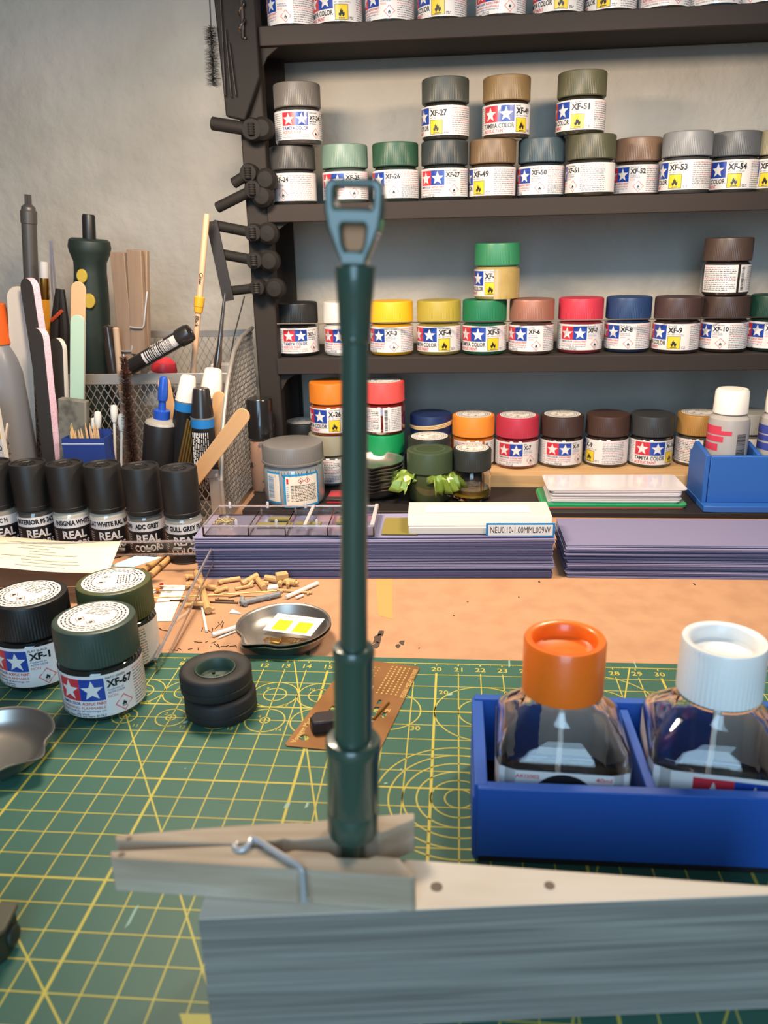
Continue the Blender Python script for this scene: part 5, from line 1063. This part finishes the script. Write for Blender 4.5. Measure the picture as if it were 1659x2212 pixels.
# far end: glue bottle with orange cap and a packet
pt_ = aty(-12, 740, 24.0); t = thing('orange_cap_bottle', 'grey translucent bottle with orange cap at the end of the organizer', 'bottle', (pt_.x, 24.0, -.29))
h0 = pt_.z+.29; h1 = aty(-12, 655, 24.0).z+.29
MB().lathe([(0.0001, 0), (1.6, 0), (1.65, .2), (1.65, h0-2.2), (1.5, h0-1.2), (1.2, h0-.2), (1.1, h0), (0.0001, h0)], 36).build('bottle_body', pm('grey_translucent', '#8b8b8f', .3, trans=.3), t); MB().lathe([(1.28, h0-.1), (1.3, h0), (1.15, h1-.1), (1.05, h1), (0.0001, h1)], 32).build('orange_cap', pm('cap_orange2', '#c85a22', .4), t)
t = thing('printed_packet', 'white packet with blue black and yellow panels cut off at the edge', 'packet', aty(-30, 1000, 20.0), -6)
hp = aty(-30, 850, 20.0).z-aty(-30, 1000, 20.0).z
MB().box((-1.4, -.2, 0), (1.72, .25, hp)).build('packet_body', pm('packet_white', '#c9c3bc', .5), t, bev=.04)
for (a, b), c in (((.78, 1.0), '#1c86c0'), ((.62, .78), '#232021'), ((.38, .62), '#c9a932')): MB().box((-1.4, -.22, hp*a), (1.7, -.2, hp*b)).build('print_panel', pm('panel_'+c.strip('#'), c, .5), t)
V, F = text2d('-700', .34, .015); mb = MB(); mb.add([(.75+u, -.215, hp*.2+v) for u, v in V], F); mb.build('packet_lettering', LM[BLK], t)
# ================================================================ swivel arms on the rack upright and hanging tools
pb = pm('arm_black', '#1e1b19', .7, spec=.25, bump=(150, .1, .02))
YA = 29.35
def CP(cx, cy, y=YA): return aty(400+cx/3.35, cy/3.35, y)
for k, (a, b, r, knob, lab) in enumerate((
        ((190, 892), (460, 935), .45, (560, 930), 'uppermost black swivel arm clamped to the rack upright'),
        ((345, 1330), (440, 1270), .38, (585, 1300), 'short upturned black swivel arm on the rack upright'),
        ((228, 1505), (470, 1385), .38, (560, 1420), 'black swivel arm drooping down from the rack upright'),
        ((205, 1628), (470, 1680), .38, (600, 1690), 'black swivel arm carrying the flat strip on the rack upright'),
        ((240, 1835), (480, 1880), .38, (610, 1890), 'black swivel arm just below the one carrying the flat strip'),
        ((310, 2108), (500, 2085), .36, (650, 2090), 'lowest black swivel arm on the rack upright'))):
    p, q, c = CP(*a), CP(*b), CP(*knob); piv = aty(400+500/3.35, (b[1]+knob[1])/2/3.35, YA)
    t = thing('swivel_arm', lab, 'swivel arm', piv, 0, 'swivel arms on the upright')
    d = (q-p).normalized()
    MB().tube([p-piv, p-piv+d*.06, q-piv], [r*.8, r, r], 14).build('arm_rod', pb, t)
    MB().lathe([(0.0001, -.5), (r*1.5, -.45), (r*1.75, -.2), (r*1.75, .55), (r*1.4, .8), (0.0001, .8)], 24, caps=False, M=TR(tuple(q-piv+d*.3), rx=-90)).build('hinge_collar', pb, t)
    MB().lathe([(0.0001, -.45), (.55, -.4), (.78, -.1), (.78, .5), (.6, .75), (0.0001, .8)], 20, caps=False, M=TR(tuple(c-piv), rx=-90)).build('clamp_knob', pb, t, bev=.03)
    MB().tube([q-piv+d*.3+Vector((0, .2, 0)), c-piv+Vector((0, .2, 0))], .42, 12).build('clamp_body', pb, t)
    mb = MB()
    for i in range(5): mb.lathe([(.2, i*.16), (.26, i*.16+.08), (.2, i*.16+.16)], 12, caps=False)
    mb.build('bolt_thread', pm('bolt_steel', '#2d2a28', .5, .3), t, tuple(q-piv+d*.3+Vector((0, -.55, -.4))))
p, q = aty(457, 478, 28.75), aty(494, 650, 28.75)
o = MB().box((-.42, -.06, 0), (.42, .06, (p-q).length), 0, frame((0, 0, 0), p-q, (0, -1, 0))).build('flat_strip', pm('strip_black', '#2a2624', .4), None, q); tag(o, 'flat black strip hanging diagonally from the swivel arms', 'strip')
t = thing('tool_holder', 'black tool holder block fixed to the upper part of the rack upright', 'tool holder', (5.6, 29.6, 28))
M0 = aty(500, 240, 29.4)
MB().prism([(4.55, 27.2), (5.9, 26.9), (7.15, 29.6), (7.15, 36), (4.3, 36)], 29.25, 30.1, M=Matrix(((1, 0, 0, 0), (0, 0, 1, 0), (0, 1, 0, 0), (0, 0, 0, 1)))).build('holder_plate', pb, t, (-5.6, -29.6, -28), bev=.1)
def hang(name, label, cat, a, b, y, r, mt, grp=None):
    p, q = aty(*a, y), aty(*b, y); t = thing(name, label, cat, q, 0, grp); MB().tube([(0, 0, 0), p-q], r, 8).build('shaft', mt, t); return t, p-q
pol = MATS['polished_steel']
t, d = hang('spiral_brush', 'small dark spiral brush hanging beside the tool holder', 'brush', (447, -120), (462, 186), 28.9, .05, pol)
mb = MB(); rng = random.Random(77); n = d.normalized()
for k in range(1600):
    f = rng.uniform(0, 3.6); c = n*f; a = rng.uniform(0, 2*PI); r = rng.uniform(.35, .6); e = c+Vector((r*math.cos(a), r*math.sin(a), rng.uniform(-.08, .08))); w = Vector((-math.sin(a), math.cos(a), 0))*.015
    mb.add([c+w, c-w, e-w, e+w], [(0, 1, 2, 3)])
o = mb.build('bristles', pm('bristle_dark', '#3a3531', .6), t); o['kind'] = 'stuff'
t, d = hang('drill_bit', 'bright twisted drill bit hanging above the tool holder', 'drill bit', (516, -120), (524, 82), 28.85, .12, pol)
n = d.normalized(); mb = MB(); mb.tube([n*(i*.09)+Vector((.16*math.cos(i*.55), .16*math.sin(i*.55), 0)) for i in range(80)], .09, 6); mb.build('flute', pol, t)
for a, b, lab in (((470, -120), (486, 205), 'slim needle file hanging nearest the spiral brush'), ((486, 60), (499, 208), 'slim needle file hanging in the middle of three'), ((494, 90), (509, 205), 'slim needle file hanging closest to the tool holder')):
    hang('needle_file', lab, 'needle file', a, b, 28.8, .06, pol, 'needle files on the tool holder')
